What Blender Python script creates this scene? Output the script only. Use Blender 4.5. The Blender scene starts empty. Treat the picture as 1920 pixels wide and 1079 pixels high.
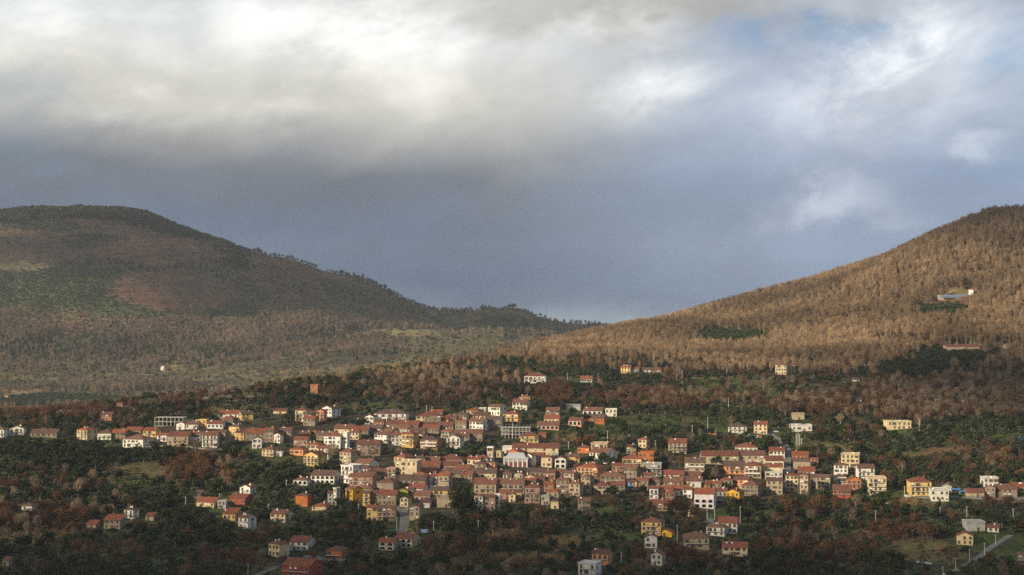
import bpy, bmesh, math, random
import numpy as np
from mathutils import Vector, Matrix

R = math.radians
SC = bpy.context.scene
COL = SC.collection

# ------------------------------------------------------------------ camera
F = 2850.0                      # focal length in pixels of the 1920 px wide photograph
HORIZON = 620.0                 # row of eye level in the photograph
PITCH = math.atan((HORIZON - 539.5) / F)
EYE = 260.0
cam_data = bpy.data.cameras.new('camera')
cam_data.sensor_width = 36.0
cam_data.lens = 36.0 * F / 1920.0
cam_data.clip_start = 1.0
cam_data.clip_end = 40000.0
cam = bpy.data.objects.new('camera', cam_data)
cam.location = (0, 0, EYE)
cam.rotation_euler = (math.pi / 2 + PITCH, 0, 0)
COL.objects.link(cam)
SC.camera = cam

# ------------------------------------------------------------------ sun, exposure
SUN_EL = R(21)
SUN_H = Vector((-0.83, -0.56)).normalized()          # horizontal direction towards the sun
SUN_DIR = Vector((SUN_H.x * math.cos(SUN_EL), SUN_H.y * math.cos(SUN_EL), math.sin(SUN_EL)))
sun_data = bpy.data.lights.new('sun', 'SUN')
sun_data.energy = 5.0
sun_data.angle = R(2.0)
sun_data.color = (1.0, 0.83, 0.58)
sun = bpy.data.objects.new('sun', sun_data)
sun.rotation_euler = SUN_DIR.to_track_quat('Z', 'Y').to_euler()
sun.location = (-500, -300, 900)
COL.objects.link(sun)
SC.view_settings.view_transform = 'Standard'
SC.view_settings.look = 'None'
SC.view_settings.exposure = 0.4
SC.view_settings.gamma = 1.0
SC.cycles.use_denoising = False
SC.cycles.max_bounces = 5
SC.cycles.diffuse_bounces = 2
SC.cycles.transparent_max_bounces = 16
SC.cycles.volume_bounces = 0

# ------------------------------------------------------------------ node helpers
class NT:
    """small wrapper for writing node trees as expressions"""
    def __init__(self, tree):
        self.t = tree
    def new(self, kind, **kw):
        n = self.t.nodes.new(kind)
        for k, v in kw.items():
            setattr(n, k, v)
        return n
    def put(self, sock, v):
        if isinstance(v, bpy.types.NodeSocket):
            self.t.links.new(v, sock)
        else:
            sock.default_value = v
    def math(self, op, a, b=0.0, c=0.0, clamp=False):
        n = self.new('ShaderNodeMath', operation=op, use_clamp=clamp)
        self.put(n.inputs[0], a); self.put(n.inputs[1], b); self.put(n.inputs[2], c)
        return n.outputs[0]
    def add(self, a, b): return self.math('ADD', a, b)
    def sub(self, a, b): return self.math('SUBTRACT', a, b)
    def mul(self, a, b): return self.math('MULTIPLY', a, b)
    def xyz(self, x, y, z):
        n = self.new('ShaderNodeCombineXYZ')
        self.put(n.inputs[0], x); self.put(n.inputs[1], y); self.put(n.inputs[2], z)
        return n.outputs[0]
    def noise(self, vec, scale, detail=5.0, rough=0.55, dist=0.0, color=False):
        n = self.new('ShaderNodeTexNoise')
        self.put(n.inputs['Vector'], vec)
        n.inputs['Scale'].default_value = scale
        n.inputs['Detail'].default_value = detail
        n.inputs['Roughness'].default_value = rough
        n.inputs['Distortion'].default_value = dist
        return n.outputs['Color'] if color else n.outputs['Fac']
    def mix(self, fac, a, b, blend='MIX', clamp=True):
        n = self.new('ShaderNodeMix', data_type='RGBA', blend_type=blend, clamp_factor=clamp)
        self.put(n.inputs[0], fac); self.put(n.inputs[6], a); self.put(n.inputs[7], b)
        return n.outputs[2]
    def ramp(self, fac, stops):
        n = self.new('ShaderNodeValToRGB')
        e = n.color_ramp.elements
        while len(e) < len(stops):
            e.new(0.5)
        for el, (p, c) in zip(e, stops):
            el.position = p; el.color = (*c, 1.0)
        self.put(n.inputs[0], fac)
        return n.outputs[0]
    def remap(self, v, a, b, c, d, smooth=True):
        n = self.new('ShaderNodeMapRange', interpolation_type='SMOOTHSTEP' if smooth else 'LINEAR')
        self.put(n.inputs[0], v)
        for i, k in enumerate((a, b, c, d)):
            self.put(n.inputs[1 + i], k)
        return n.outputs[0]

# ------------------------------------------------------------------ world: sky with cloud cover
world = bpy.data.worlds.new('World')
SC.world = world
world.use_nodes = True
wt = world.node_tree
wt.nodes.clear()
W = NT(wt)
geo = W.new('ShaderNodeTexCoord')
sep = W.new('ShaderNodeSeparateXYZ')
wt.links.new(geo.outputs['Generated'], sep.inputs[0])
az = W.math('ARCTAN2', sep.outputs[0], sep.outputs[1])
el = W.math('ARCSINE', sep.outputs[2])
U = W.add(W.mul(az, F), 960.0)                     # bearing and height in 1/2850 rad, as for the photograph's rows
V = W.sub(HORIZON, W.mul(el, F))
# streaky, slightly tilted cloud texture in angular coordinates
tilt = W.add(V, W.mul(U, 0.16))
cv = W.xyz(W.mul(U, 0.0013), W.mul(tilt, 0.0027), 0.37)
warp = W.noise(cv, 1.6, 3.0, 0.5, color=True)
wm = W.new('ShaderNodeVectorMath', operation='MULTIPLY_ADD')
W.put(wm.inputs[0], warp); wm.inputs[1].default_value = (0.32, 0.22, 0.0); W.put(wm.inputs[2], cv)
n_big = W.noise(wm.outputs[0], 1.25, 6.0, 0.5)
n_mid = W.noise(wm.outputs[0], 3.1, 8.0, 0.56)
n_fin = W.noise(cv, 9.0, 5.0, 0.55)
puf = W.xyz(W.mul(U, 0.0042), W.mul(W.add(V, W.mul(U, 0.12)), 0.0066), 2.1)
n_puf = W.noise(puf, 1.0, 7.0, 0.58, 0.35)
Ug = W.add(U, W.mul(W.sub(n_puf, 0.5), 260.0))
Vg = W.add(V, W.mul(W.sub(W.noise(puf, 2.3, 5.0, 0.55), 0.5), 130.0))
def gauss(u0, v0, su, sv, rot=0.0):
    du = W.sub(Ug, u0); dv = W.add(W.sub(Vg, v0), W.mul(du, rot))
    a = W.math('POWER', W.math('ABSOLUTE', W.mul(du, 1.0 / su)), 2.0)
    b = W.math('POWER', W.math('ABSOLUTE', W.mul(dv, 1.0 / sv)), 2.0)
    return W.math('EXPONENT', W.mul(W.add(a, b), -0.5))
Vw = W.add(V, W.mul(W.sub(n_big, 0.5), 170.0))     # cloud bands with a wavy lower edge
Vw = W.add(Vw, W.mul(W.sub(n_puf, 0.5), 95.0))
t = W.math('DIVIDE', W.sub(620.0, Vw), 1300.0, clamp=True)
grey = W.ramp(t, [(0.00, (0.245, 0.30, 0.36)), (0.03, (0.125, 0.165, 0.235)), (0.074, (0.088, 0.130, 0.212)),
                  (0.148, (0.112, 0.150, 0.225)), (0.217, (0.160, 0.182, 0.222)), (0.261, (0.31, 0.315, 0.32)),
                  (0.315, (0.51, 0.505, 0.465)), (0.365, (0.60, 0.595, 0.56)), (0.443, (0.66, 0.69, 0.70)),
                  (0.56, (0.46, 0.475, 0.49)), (0.80, (0.27, 0.30, 0.345))])
cool = W.remap(U, 850.0, 1500.0, 0.0, 1.0)
blue_grey = W.ramp(t, [(0.00, (0.27, 0.33, 0.39)), (0.049, (0.165, 0.23, 0.33)), (0.123, (0.215, 0.285, 0.405)),
                       (0.222, (0.245, 0.32, 0.45)), (0.32, (0.39, 0.45, 0.55)), (0.443, (0.35, 0.41, 0.50)), (0.80, (0.27, 0.31, 0.37))])
cloud = W.mix(cool, grey, blue_grey)
cloud = W.mix(gauss(1150, 20, 330, 38), cloud, (0.42, 0.41, 0.39, 1))
glow = W.mul(gauss(735, 70, 230, 66, -0.05), 0.25)
for g, s in ((gauss(150, 95, 300, 55, 0.05), 0.13), (gauss(60, 30, 120, 60), 0.08), (gauss(1190, 70, 90, 26), 0.20),
             (gauss(1255, 165, 75, 28, 0.2), 0.30), (gauss(1725, 125, 105, 60, 0.2), 0.46), (gauss(1620, 190, 140, 50, 0.25), 0.16),
             (gauss(1530, 380, 85, 26, 0.15), 0.20), (gauss(1640, 405, 60, 20, -0.2), 0.10), (gauss(1830, 292, 30, 15), 0.16), (gauss(580, 195, 260, 22, 0.08), 0.12),
             (gauss(330, 215, 220, 20, 0.0), 0.10)):
    glow = W.add(glow, W.mul(g, s))
tex = W.add(W.remap(n_puf, 0.36, 0.64, 0.45, 1.3), W.mul(W.sub(n_fin, 0.5), 0.4))
glow = W.mul(glow, tex)
white = W.mix(glow, (0, 0, 0, 1), (1.0, 0.955, 0.84, 1), clamp=False)
mulc = W.mul(W.remap(n_mid, 0.30, 0.72, 0.92, 1.09), W.remap(n_puf, 0.3, 0.7, 0.93, 1.08))
cloud = W.mix(1.0, cloud, W.xyz(mulc, mulc, mulc), 'MULTIPLY')
cloud = W.mix(1.0, cloud, white, 'ADD', clamp=False)
dark = W.mul(gauss(330, 335, 420, 40, 0.02), 0.22)
cloud = W.mix(dark, cloud, (0.14, 0.15, 0.165, 1))
# open sky between the clouds
sky = W.new('ShaderNodeTexSky', sky_type='NISHITA')
sky.sun_disc = False
sky.sun_elevation = SUN_EL
sky.sun_rotation = math.atan2(SUN_H.x, SUN_H.y)
sky.altitude = 400.0
gap = W.add(W.mul(gauss(1500, 78, 120, 30), 0.75), W.mul(gauss(1890, 130, 70, 80), 0.8))
gap = W.add(gap, W.mul(gauss(1330, 270, 160, 60, 0.5), 0.25))
gap = W.mul(gap, W.remap(n_mid, 0.34, 0.6, 1.0, 0.25))
gap = W.math('ADD', gap, W.remap(n_big, 0.62, 0.75, 0.0, 0.25), clamp=True)
cloud10 = W.mix(1.0, cloud, (10.9, 10.9, 10.9, 1), 'MULTIPLY', clamp=False)
skyd = W.mix(1.0, sky.outputs[0], (0.62, 0.78, 1.0, 1), 'MULTIPLY', clamp=False)
final = W.mix(gap, cloud10, skyd, clamp=True)
bg = W.new('ShaderNodeBackground')
bg.inputs['Strength'].default_value = 0.08
wt.links.new(final, bg.inputs['Color'])
wo = W.new('ShaderNodeOutputWorld')
wt.links.new(bg.outputs[0], wo.inputs[0])
world.cycles.sampling_method = 'MANUAL'
world.cycles.sample_map_resolution = 1024

# ------------------------------------------------------------------ numeric helpers
rng = np.random.default_rng(11)
rnd = random.Random(5)

def hash2(ix, iy, seed):
    n = (ix.astype(np.int64) * 374761393 + iy.astype(np.int64) * 668265263 + seed * 982451653) & 0x7fffffff
    n = (n ^ (n >> 13)) * 1274126177 & 0x7fffffff
    return ((n ^ (n >> 16)) & 0xffff) / 65535.0

def vnoise(x, y, seed=0):
    x = np.asarray(x, float); y = np.asarray(y, float)
    ix = np.floor(x); iy = np.floor(y)
    fx = x - ix; fy = y - iy
    fx = fx * fx * (3 - 2 * fx); fy = fy * fy * (3 - 2 * fy)
    a = hash2(ix, iy, seed); b = hash2(ix + 1, iy, seed)
    c = hash2(ix, iy + 1, seed); d = hash2(ix + 1, iy + 1, seed)
    return (a * (1 - fx) + b * fx) * (1 - fy) + (c * (1 - fx) + d * fx) * fy

def fbm(x, y, seed=0, oct=4):
    s = 0; a = 0.5; tot = 0
    for k in range(oct):
        s = s + a * vnoise(x * 2 ** k, y * 2 ** k, seed + 17 * k); tot += a; a *= 0.5
    return s / tot

def ray(u, v):
    """direction of a photograph pixel, scaled to y = 1"""
    a = (u - 960.0) / F; b = (539.5 - v) / F
    y = math.cos(PITCH) - math.sin(PITCH) * b
    return a / y, (math.sin(PITCH) + math.cos(PITCH) * b) / y

def project(x, y, z):
    dz = z - EYE
    yc = y * math.cos(PITCH) + dz * math.sin(PITCH)
    zc = -y * math.sin(PITCH) + dz * math.cos(PITCH)
    return 960.0 + F * x / yc, 539.5 - F * zc / yc

# ------------------------------------------------------------------ terrain: heights from landmarks seen in the photograph
CP = []
def cp(u, v, d, dz=0.0):
    rx, rz = ray(u, v)
    CP.append((rx * d, d, EYE + rz * d + dz))
def cz(u, d, z):
    CP.append(((u - 960.0) / F * d, d, z))
NEAR = [(1079, 820), (1020, 885), (960, 960), (900, 1040), (850, 1120), (800, 1212), (780, 1255)]
for v, d in NEAR:
    for u in (-300, 0, 300, 600, 900, 1200, 1500, 1800, 2200):
        cp(u, v, d)
for u in (600, 800, 1000, 1200, 1400, 1600, 1850, 2200):
    cp(u, 750, 1335)
for u in (700, 850, 1000, 1200, 1400):
    cp(u, 722, 1425)
for u in (900, 1050, 1200, 1400):
    cp(u, 700, 1520); cp(u, 682, 1625)
for u, v, d in ((600, 712, 1480), (450, 738, 1410), (330, 750, 1370), (200, 782, 1300), (60, 797, 1260), (-250, 797, 1260),
                (760, 695, 1560), (900, 676, 1760), (1040, 655, 1930), (1120, 640, 2050), (1200, 655, 1830),
                (1190, 622, 2300), (1300, 592, 2280), (1400, 562, 2260), (1500, 533, 2250), (1600, 503, 2240), (1680, 482, 2230),
                (1740, 446, 2230), (1800, 428, 2220), (1860, 406, 2210), (1930, 400, 2200), (2200, 380, 2200), (2600, 380, 2250),
                (1300, 650, 1850), (1400, 650, 1800), (1300, 620, 2060), (1450, 600, 2000), (1450, 665, 1720), (1600, 700, 1540),
                (1600, 650, 1730), (1600, 600, 1900), (1600, 550, 2070), (1750, 690, 1510), (1750, 650, 1640), (1750, 600, 1790), (1795, 556, 1900),
                (1800, 520, 2000), (1750, 480, 2130), (1900, 700, 1470), (1900, 650, 1620), (1900, 600, 1750), (1900, 540, 1890),
                (1900, 470, 2050), (2200, 650, 1600), (2200, 520, 1900)):
    cp(u, v, d)
# hollow behind the near spur on the left, then the far valley side and the mountain
for u, d, z in ((-300, 1750, 120), (60, 1750, 122), (330, 1800, 140), (500, 1950, 152), (700, 2250, 178), (850, 2400, 203), (980, 2500, 228)):
    cz(u, d, z)
for u in (-300, 0, 150, 300):
    cp(u, 778, 2350); cp(u, 745, 2620); cp(u, 705, 2950); cp(u, 660, 3220); cp(u, 590, 3560)
    cp(u, 520, 3850); cp(u, 450, 4150)
for u, v, d in ((450, 718, 2750), (450, 690, 2950), (450, 640, 3280), (450, 570, 3650), (450, 520, 3950),
                (600, 697, 2800), (600, 670, 3020), (600, 620, 3380), (600, 560, 3800),
                (750, 680, 2850), (750, 640, 3200), (750, 600, 3700), (900, 655, 2950), (900, 625, 3300), (900, 600, 3750),
                (1020, 640, 3200), (1020, 620, 3700), (1120, 628, 3600)):
    cp(u, v, d)
RIDGE = [(-400, 440), (-200, 410), (0, 401), (60, 394), (150, 391), (220, 397), (300, 419), (370, 446), (430, 472), (480, 489), (560, 509),
         (640, 537), (700, 557), (760, 577), (820, 581), (880, 583), (960, 585), (1020, 598), (1080, 609), (1150, 620), (1300, 640), (1600, 640)]
for u, v in RIDGE:
    d = 4500 - 300 * min(1, max(0, (u - 150) / 450))
    cp(u, v, d)
for u in (-800, -300, 150, 500, 800, 1100, 1400):
    z = {-800: 300, -300: 470, 150: 500, 500: 350, 800: 270, 1100: 240, 1400: 220}[u]
    cz(u, 5300, z); cz(u, 6800, z - 130)
for u in (1200, 1500, 1800, 2200, 2600):
    cz(u, 2800, 235); cz(u, 3500, 215); cz(u, 5000, 225); cz(u, 6800, 200)
for x in (-2600, -1700, 1800, 2600):
    for y in (900, 2000, 3500, 5500):
        CP.append((x, y, 190 + 0.06 * abs(x) + (90 if y > 3000 else 0)))
# the viewpoint's own hillside and the valley floor below the frame
for x in (-900, -400, -150, 0, 150, 400, 900):
    for y, z in ((-250, 275), (0, EYE - 3.5), (60, EYE - 26), (150, EYE - 55), (320, EYE - 112), (520, EYE - 148), (700, EYE - 147)):
        CP.append((x, y, z))
CP = np.array(CP)
pts = CP[:, :2]
dist = np.sqrt(((pts[:, None] - pts[None]) ** 2).sum(-1))
K = dist + np.eye(len(CP)) * 3.0
A = np.block([[K, np.ones((len(CP), 1)), pts / 1000], [np.ones((1, len(CP))), np.zeros((1, 3))], [(pts / 1000).T, np.zeros((2, 3))]])
sol = np.linalg.solve(A, np.concatenate([CP[:, 2], np.zeros(3)]))

def spaced(knots):
    out = [knots[0][0]]
    for (a, s), (b, s2) in zip(knots[:-1], knots[1:]):
        x = a
        while x < b:
            x += s + (s2 - s) * (x - a) / (b - a)
            out.append(min(x, b))
    return np.unique(np.round(out, 3))
GX = spaced([(-3000, 60), (-1650, 14), (-520, 7), (520, 7), (1000, 14), (3000, 60)])
GY = spaced([(-250, 30), (600, 12), (780, 6.5), (1500, 6.5), (2300, 10), (3500, 14), (4700, 16), (7000, 70)])
XX, YY = np.meshgrid(GX, GY)
ZZ = np.zeros_like(XX)
for r0 in range(0, len(GY), 40):
    xs = XX[r0:r0 + 40].ravel(); ys = YY[r0:r0 + 40].ravel()
    dd = np.sqrt((xs[:, None] - pts[None, :, 0]) ** 2 + (ys[:, None] - pts[None, :, 1]) ** 2)
    ZZ[r0:r0 + 40] = (dd @ sol[:len(CP)] + sol[-3] + sol[-2] * xs / 1000 + sol[-1] * ys / 1000).reshape(XX[r0:r0 + 40].shape)
def blur(a, n):
    for _ in range(n):
        p = np.pad(a, 1, mode='edge')
        a = (p[:-2, 1:-1] + p[2:, 1:-1] + p[1:-1, :-2] + p[1:-1, 2:] + 2 * a) / 6
    return a
ZZ = blur(ZZ, 6)
# relief: gullies and shoulders on the hills, small bumps and terraces near the village
hill = np.clip((YY - 1500) / 900, 0, 1)
gul = fbm(XX / 210 + 3.1, YY / 260, 3, 4) - 0.5
ZZ += hill * gul * np.where(YY > 2700, 75, 52) * np.clip((ZZ - 170) / 90, 0.15, 1)
rid = 1 - np.abs(fbm(XX / 330 + 9, YY / 900 + 2, 31, 3) * 2 - 1)
ZZ -= np.clip((YY - 2900) / 500, 0, 1) * np.clip((4300 - YY) / 300, 0, 1) * (rid - 0.6) * 60
ZZ += (fbm(XX / 160 + 5, YY / 190, 21, 3) - 0.5) * np.clip((YY - 600) / 200, 0, 1) * np.clip((1900 - YY) / 500, 0, 1) * 15
ZZ += (fbm(XX / 45, YY / 60, 8, 3) - 0.5) * np.clip((YY - 300) / 300, 0, 1) * 3.0
tw = 5.0
ph = ZZ / tw
terr = (ph - np.floor(ph))
step = np.where(terr < 0.7, terr * 0.55, 0.385 + (terr - 0.7) * 2.05) - terr
near = np.clip((YY - 700) / 100, 0, 1) * np.clip((1900 - YY) / 300, 0, 1)
ZZ += step * tw * 0.6 * near * np.clip(fbm(XX / 120, YY / 120, 77, 2) * 3 - 0.9, 0, 1)
DX = np.gradient(ZZ, GX, axis=1); DY = np.gradient(ZZ, GY, axis=0)

def interp(arr, x, y):
    x = np.clip(np.asarray(x, float), GX[0], GX[-1] - 1e-3); y = np.clip(np.asarray(y, float), GY[0], GY[-1] - 1e-3)
    i = np.clip(np.searchsorted(GX, x, 'right') - 1, 0, len(GX) - 2)
    j = np.clip(np.searchsorted(GY, y, 'right') - 1, 0, len(GY) - 2)
    fx = (x - GX[i]) / (GX[i + 1] - GX[i]); fy = (y - GY[j]) / (GY[j + 1] - GY[j])
    return (arr[j, i] * (1 - fx) + arr[j, i + 1] * fx) * (1 - fy) + (arr[j + 1, i] * (1 - fx) + arr[j + 1, i + 1] * fx) * fy
def ground(x, y):
    return interp(ZZ, x, y)
MARCH = np.concatenate([np.arange(500, 2500, 1.5), np.arange(2500, 5200, 4.0)])
def hit(u, v):
    """where the sight line of a pixel meets the ground"""
    rx, rz = ray(u, v)
    z = EYE + rz * MARCH
    g = ground(rx * MARCH, MARCH)
    below = np.nonzero(z < g)[0]
    k = below[0] if len(below) else len(MARCH) - 1
    d = MARCH[k]
    if 0 < k and len(below):
        a = (z[k - 1] - g[k - 1]); b = (g[k] - z[k])
        d = MARCH[k - 1] + (MARCH[k] - MARCH[k - 1]) * a / max(a + b, 1e-6)
    return rx * d, d, float(ground(rx * d, d))

# ------------------------------------------------------------------ materials
def material(name, rough=0.8, spec=0.25):
    m = bpy.data.materials.new(name)
    m.use_nodes = True
    nt = NT(m.node_tree)
    b = m.node_tree.nodes['Principled BSDF']
    b.inputs['Roughness'].default_value = rough
    b.inputs['Specular IOR Level'].default_value = spec
    return m, nt, b

def paint_material(name, rough, stain, scale, bump=0.0, streak=0.0):
    """takes the colour of the object, with blotches, streaks and grain of its own"""
    m, n, b = material(name, rough)
    oi = n.new('ShaderNodeObjectInfo')
    tc = n.new('ShaderNodeTexCoord')
    base = oi.outputs['Color']
    off = n.new('ShaderNodeVectorMath', operation='MULTIPLY_ADD')
    n.put(off.inputs[0], oi.outputs['Location']); off.inputs[1].default_value = (1, 1, 1); n.put(off.inputs[2], tc.outputs['Object'])
    a = n.noise(off.outputs[0], scale, 4, 0.6)
    f = n.remap(a, 0.3, 0.75, 1.0 - stain, 1.0 + stain * 0.35)
    col = n.mix(1.0, base, n.xyz(f, f, f), 'MULTIPLY')
    if streak:
        mp = n.new('ShaderNodeMapping')
        n.put(mp.inputs[0], off.outputs[0]); mp.inputs['Scale'].default_value = (1.2, 1.2, 0.12)
        st = n.noise(mp.outputs[0], 1.4, 4, 0.65)
        col = n.mix(n.remap(st, 0.52, 0.75, 0.0, streak), col, (0.19, 0.165, 0.13, 1))
    fine = n.noise(tc.outputs['Object'], 6.0, 3, 0.7)
    g = n.remap(fine, 0.2, 0.8, 0.88, 1.1)
    col = n.mix(1.0, col, n.xyz(g, g, g), 'MULTIPLY')
    n.put(b.inputs['Base Color'], col)
    if bump:
        bp = n.new('ShaderNodeBump'); bp.inputs['Strength'].default_value = bump; bp.inputs['Distance'].default_value = 0.1
        n.put(bp.inputs['Height'], fine); n.put(b.inputs['Normal'], bp.outputs[0])
    return m

M = {}
M['wall'] = paint_material('plaster', 0.9, 0.30, 0.35, 0.3, 0.55)
M['trim'] = paint_material('trim', 0.8, 0.12, 0.6)
def roof_material():
    m, n, b = material('roof_tiles', 0.85, 0.2)
    oi = n.new('ShaderNodeObjectInfo'); tc = n.new('ShaderNodeTexCoord')
    off = n.new('ShaderNodeVectorMath', operation='MULTIPLY_ADD')
    n.put(off.inputs[0], oi.outputs['Location']); off.inputs[1].default_value = (1, 1, 1); n.put(off.inputs[2], tc.outputs['Object'])
    a = n.noise(off.outputs[0], 0.45, 5, 0.65)
    c = n.noise(off.outputs[0], 2.6, 3, 0.7)
    f = n.remap(a, 0.28, 0.72, 0.62, 1.25)
    col = n.mix(1.0, oi.outputs['Color'], n.xyz(f, f, f), 'MULTIPLY')
    col = n.mix(n.remap(c, 0.5, 0.78, 0, 0.6), col, (0.13, 0.105, 0.075, 1))
    wv = n.new('ShaderNodeTexWave', wave_type='BANDS', bands_direction='X')
    n.put(wv.inputs['Vector'], tc.outputs['Object']); wv.inputs['Scale'].default_value = 1.3; wv.inputs['Distortion'].default_value = 0.8
    g = n.remap(wv.outputs['Fac'], 0, 1, 0.8, 1.12)
    col = n.mix(1.0, col, n.xyz(g, g, g), 'MULTIPLY')
    n.put(b.inputs['Base Color'], col)
    bp = n.new('ShaderNodeBump'); bp.inputs['Strength'].default_value = 0.5; bp.inputs['Distance'].default_value = 0.08
    n.put(bp.inputs['Height'], wv.outputs['Fac']); n.put(b.inputs['Normal'], bp.outputs[0])
    return m
M['roof'] = roof_material()
def plain(name, col, rough=0.7, spec=0.3, var=0.15, scale=1.0, metal=0.0):
    m, n, b = material(name, rough, spec)
    tc = n.new('ShaderNodeTexCoord')
    f = n.remap(n.noise(tc.outputs['Object'], scale, 4, 0.6), 0.25, 0.75, 1 - var, 1 + var)
    n.put(b.inputs['Base Color'], n.mix(1.0, (*col, 1), n.xyz(f, f, f), 'MULTIPLY'))
    b.inputs['Metallic'].default_value = metal
    return m
M['glass'] = plain('window_glass', (0.018, 0.02, 0.023), 0.12, 0.6)
M['frame'] = plain('window_frame', (0.42, 0.38, 0.32), 0.6)
M['shutter'] = plain('shutter_wood', (0.085, 0.05, 0.03), 0.7)
M['iron'] = plain('railing_iron', (0.05, 0.05, 0.05), 0.5)
M['concrete'] = plain('raw_concrete', (0.40, 0.385, 0.36), 0.9, 0.2, 0.25, 0.5)
M['pole'] = plain('pole_concrete', (0.52, 0.50, 0.46), 0.85, 0.2, 0.2, 0.7)
M['steel'] = plain('galvanised_steel', (0.42, 0.43, 0.45), 0.5, 0.4, 0.1, 1.0)
M['white'] = plain('white_enamel', (0.80, 0.80, 0.80), 0.4, 0.4, 0.05)
M['asphalt'] = plain('asphalt', (0.16, 0.155, 0.15), 0.92, 0.2, 0.25, 0.2)
M['track'] = plain('gravel_track', (0.22, 0.195, 0.155), 0.95, 0.1, 0.3, 0.2)
M['tyre'] = plain('tyre_rubber', (0.02, 0.02, 0.02), 0.9)
M['yellow'] = plain('machine_yellow', (0.62, 0.42, 0.03), 0.5)
M['blue'] = plain('blue_tarpaulin', (0.06, 0.17, 0.42), 0.6)
M['panel'] = plain('solar_cells', (0.12, 0.17, 0.27), 0.2, 0.6)
M['teal'] = plain('verdigris_sheet', (0.10, 0.30, 0.27), 0.6)
M['stone'] = plain('retaining_stone', (0.36, 0.32, 0.25), 0.95, 0.1, 0.35, 1.2)

def leaf_material(name, c1, c2, c3, trans=0.25, patch=0.004, drift=0.22):
    """foliage: each tree its own tone, leaf to leaf grain, broad drifts across the slope"""
    m = bpy.data.materials.new(name); m.use_nodes = True
    nt = m.node_tree; nt.nodes.clear(); n = NT(nt)
    oi = n.new('ShaderNodeObjectInfo'); ge = n.new('ShaderNodeNewGeometry')
    col = n.ramp(oi.outputs['Random'], [(0.0, c1), (0.5, c2), (1.0, c3)])
    g = n.remap(n.noise(ge.outputs['Position'], 0.9, 2, 0.6), 0.25, 0.75, 0.7, 1.3)
    d = n.remap(n.noise(ge.outputs['Position'], patch, 3, 0.6), 0.3, 0.7, 1 - drift, 1 + drift)
    gd = n.mul(g, d)
    col = n.mix(1.0, col, n.xyz(gd, gd, gd), 'MULTIPLY')
    df = n.new('ShaderNodeBsdfDiffuse'); tr = n.new('ShaderNodeBsdfTranslucent'); mx = n.new('ShaderNodeMixShader')
    n.put(df.inputs[0], col); n.put(tr.inputs[0], col); mx.inputs[0].default_value = trans
    nt.links.new(df.outputs[0], mx.inputs[1]); nt.links.new(tr.outputs[0], mx.inputs[2])
    o = n.new('ShaderNodeOutputMaterial'); nt.links.new(mx.outputs[0], o.inputs[0])
    return m
M['olive'] = leaf_material('olive_foliage', (0.036, 0.049, 0.029), (0.052, 0.066, 0.040), (0.082, 0.096, 0.060))
M['oak'] = leaf_material('evergreen_foliage', (0.024, 0.038, 0.018), (0.037, 0.052, 0.021), (0.054, 0.068, 0.025))
M['russet'] = leaf_material('russet_foliage', (0.092, 0.050, 0.032), (0.135, 0.072, 0.041), (0.18, 0.105, 0.055))
M['twig'] = leaf_material('bare_twigs', (0.120, 0.090, 0.070), (0.165, 0.124, 0.090), (0.25, 0.18, 0.115), 0.1, 0.006, 0.35)
M['sunlit'] = leaf_material('sunlit_twigs', (0.17, 0.118, 0.078), (0.25, 0.175, 0.112), (0.36, 0.25, 0.15), 0.15, 0.007, 0.42)  # sunlight on the hill put into these paler, warmer bare twigs
M['scrub'] = leaf_material('brown_scrub', (0.088, 0.056, 0.041), (0.115, 0.072, 0.050), (0.135, 0.092, 0.060), 0.15)
M['maquis'] = leaf_material('dark_maquis', (0.032, 0.050, 0.024), (0.05, 0.070, 0.03), (0.085, 0.10, 0.045), 0.2)
M['cane'] = leaf_material('dry_cane', (0.23, 0.165, 0.085), (0.30, 0.215, 0.11), (0.36, 0.26, 0.13), 0.3)
M['gold'] = leaf_material('golden_foliage', (0.30, 0.16, 0.05), (0.34, 0.20, 0.07), (0.36, 0.19, 0.06), 0.3)
M['pine'] = leaf_material('conifer_needles', (0.020, 0.034, 0.020), (0.026, 0.042, 0.022), (0.035, 0.050, 0.024), 0.1)
M['bark'] = plain('bark', (0.13, 0.11, 0.09), 0.95, 0.1, 0.3, 1.5)
M['palebark'] = plain('pale_bark', (0.33, 0.285, 0.225), 0.95, 0.1, 0.3, 1.5)

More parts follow.
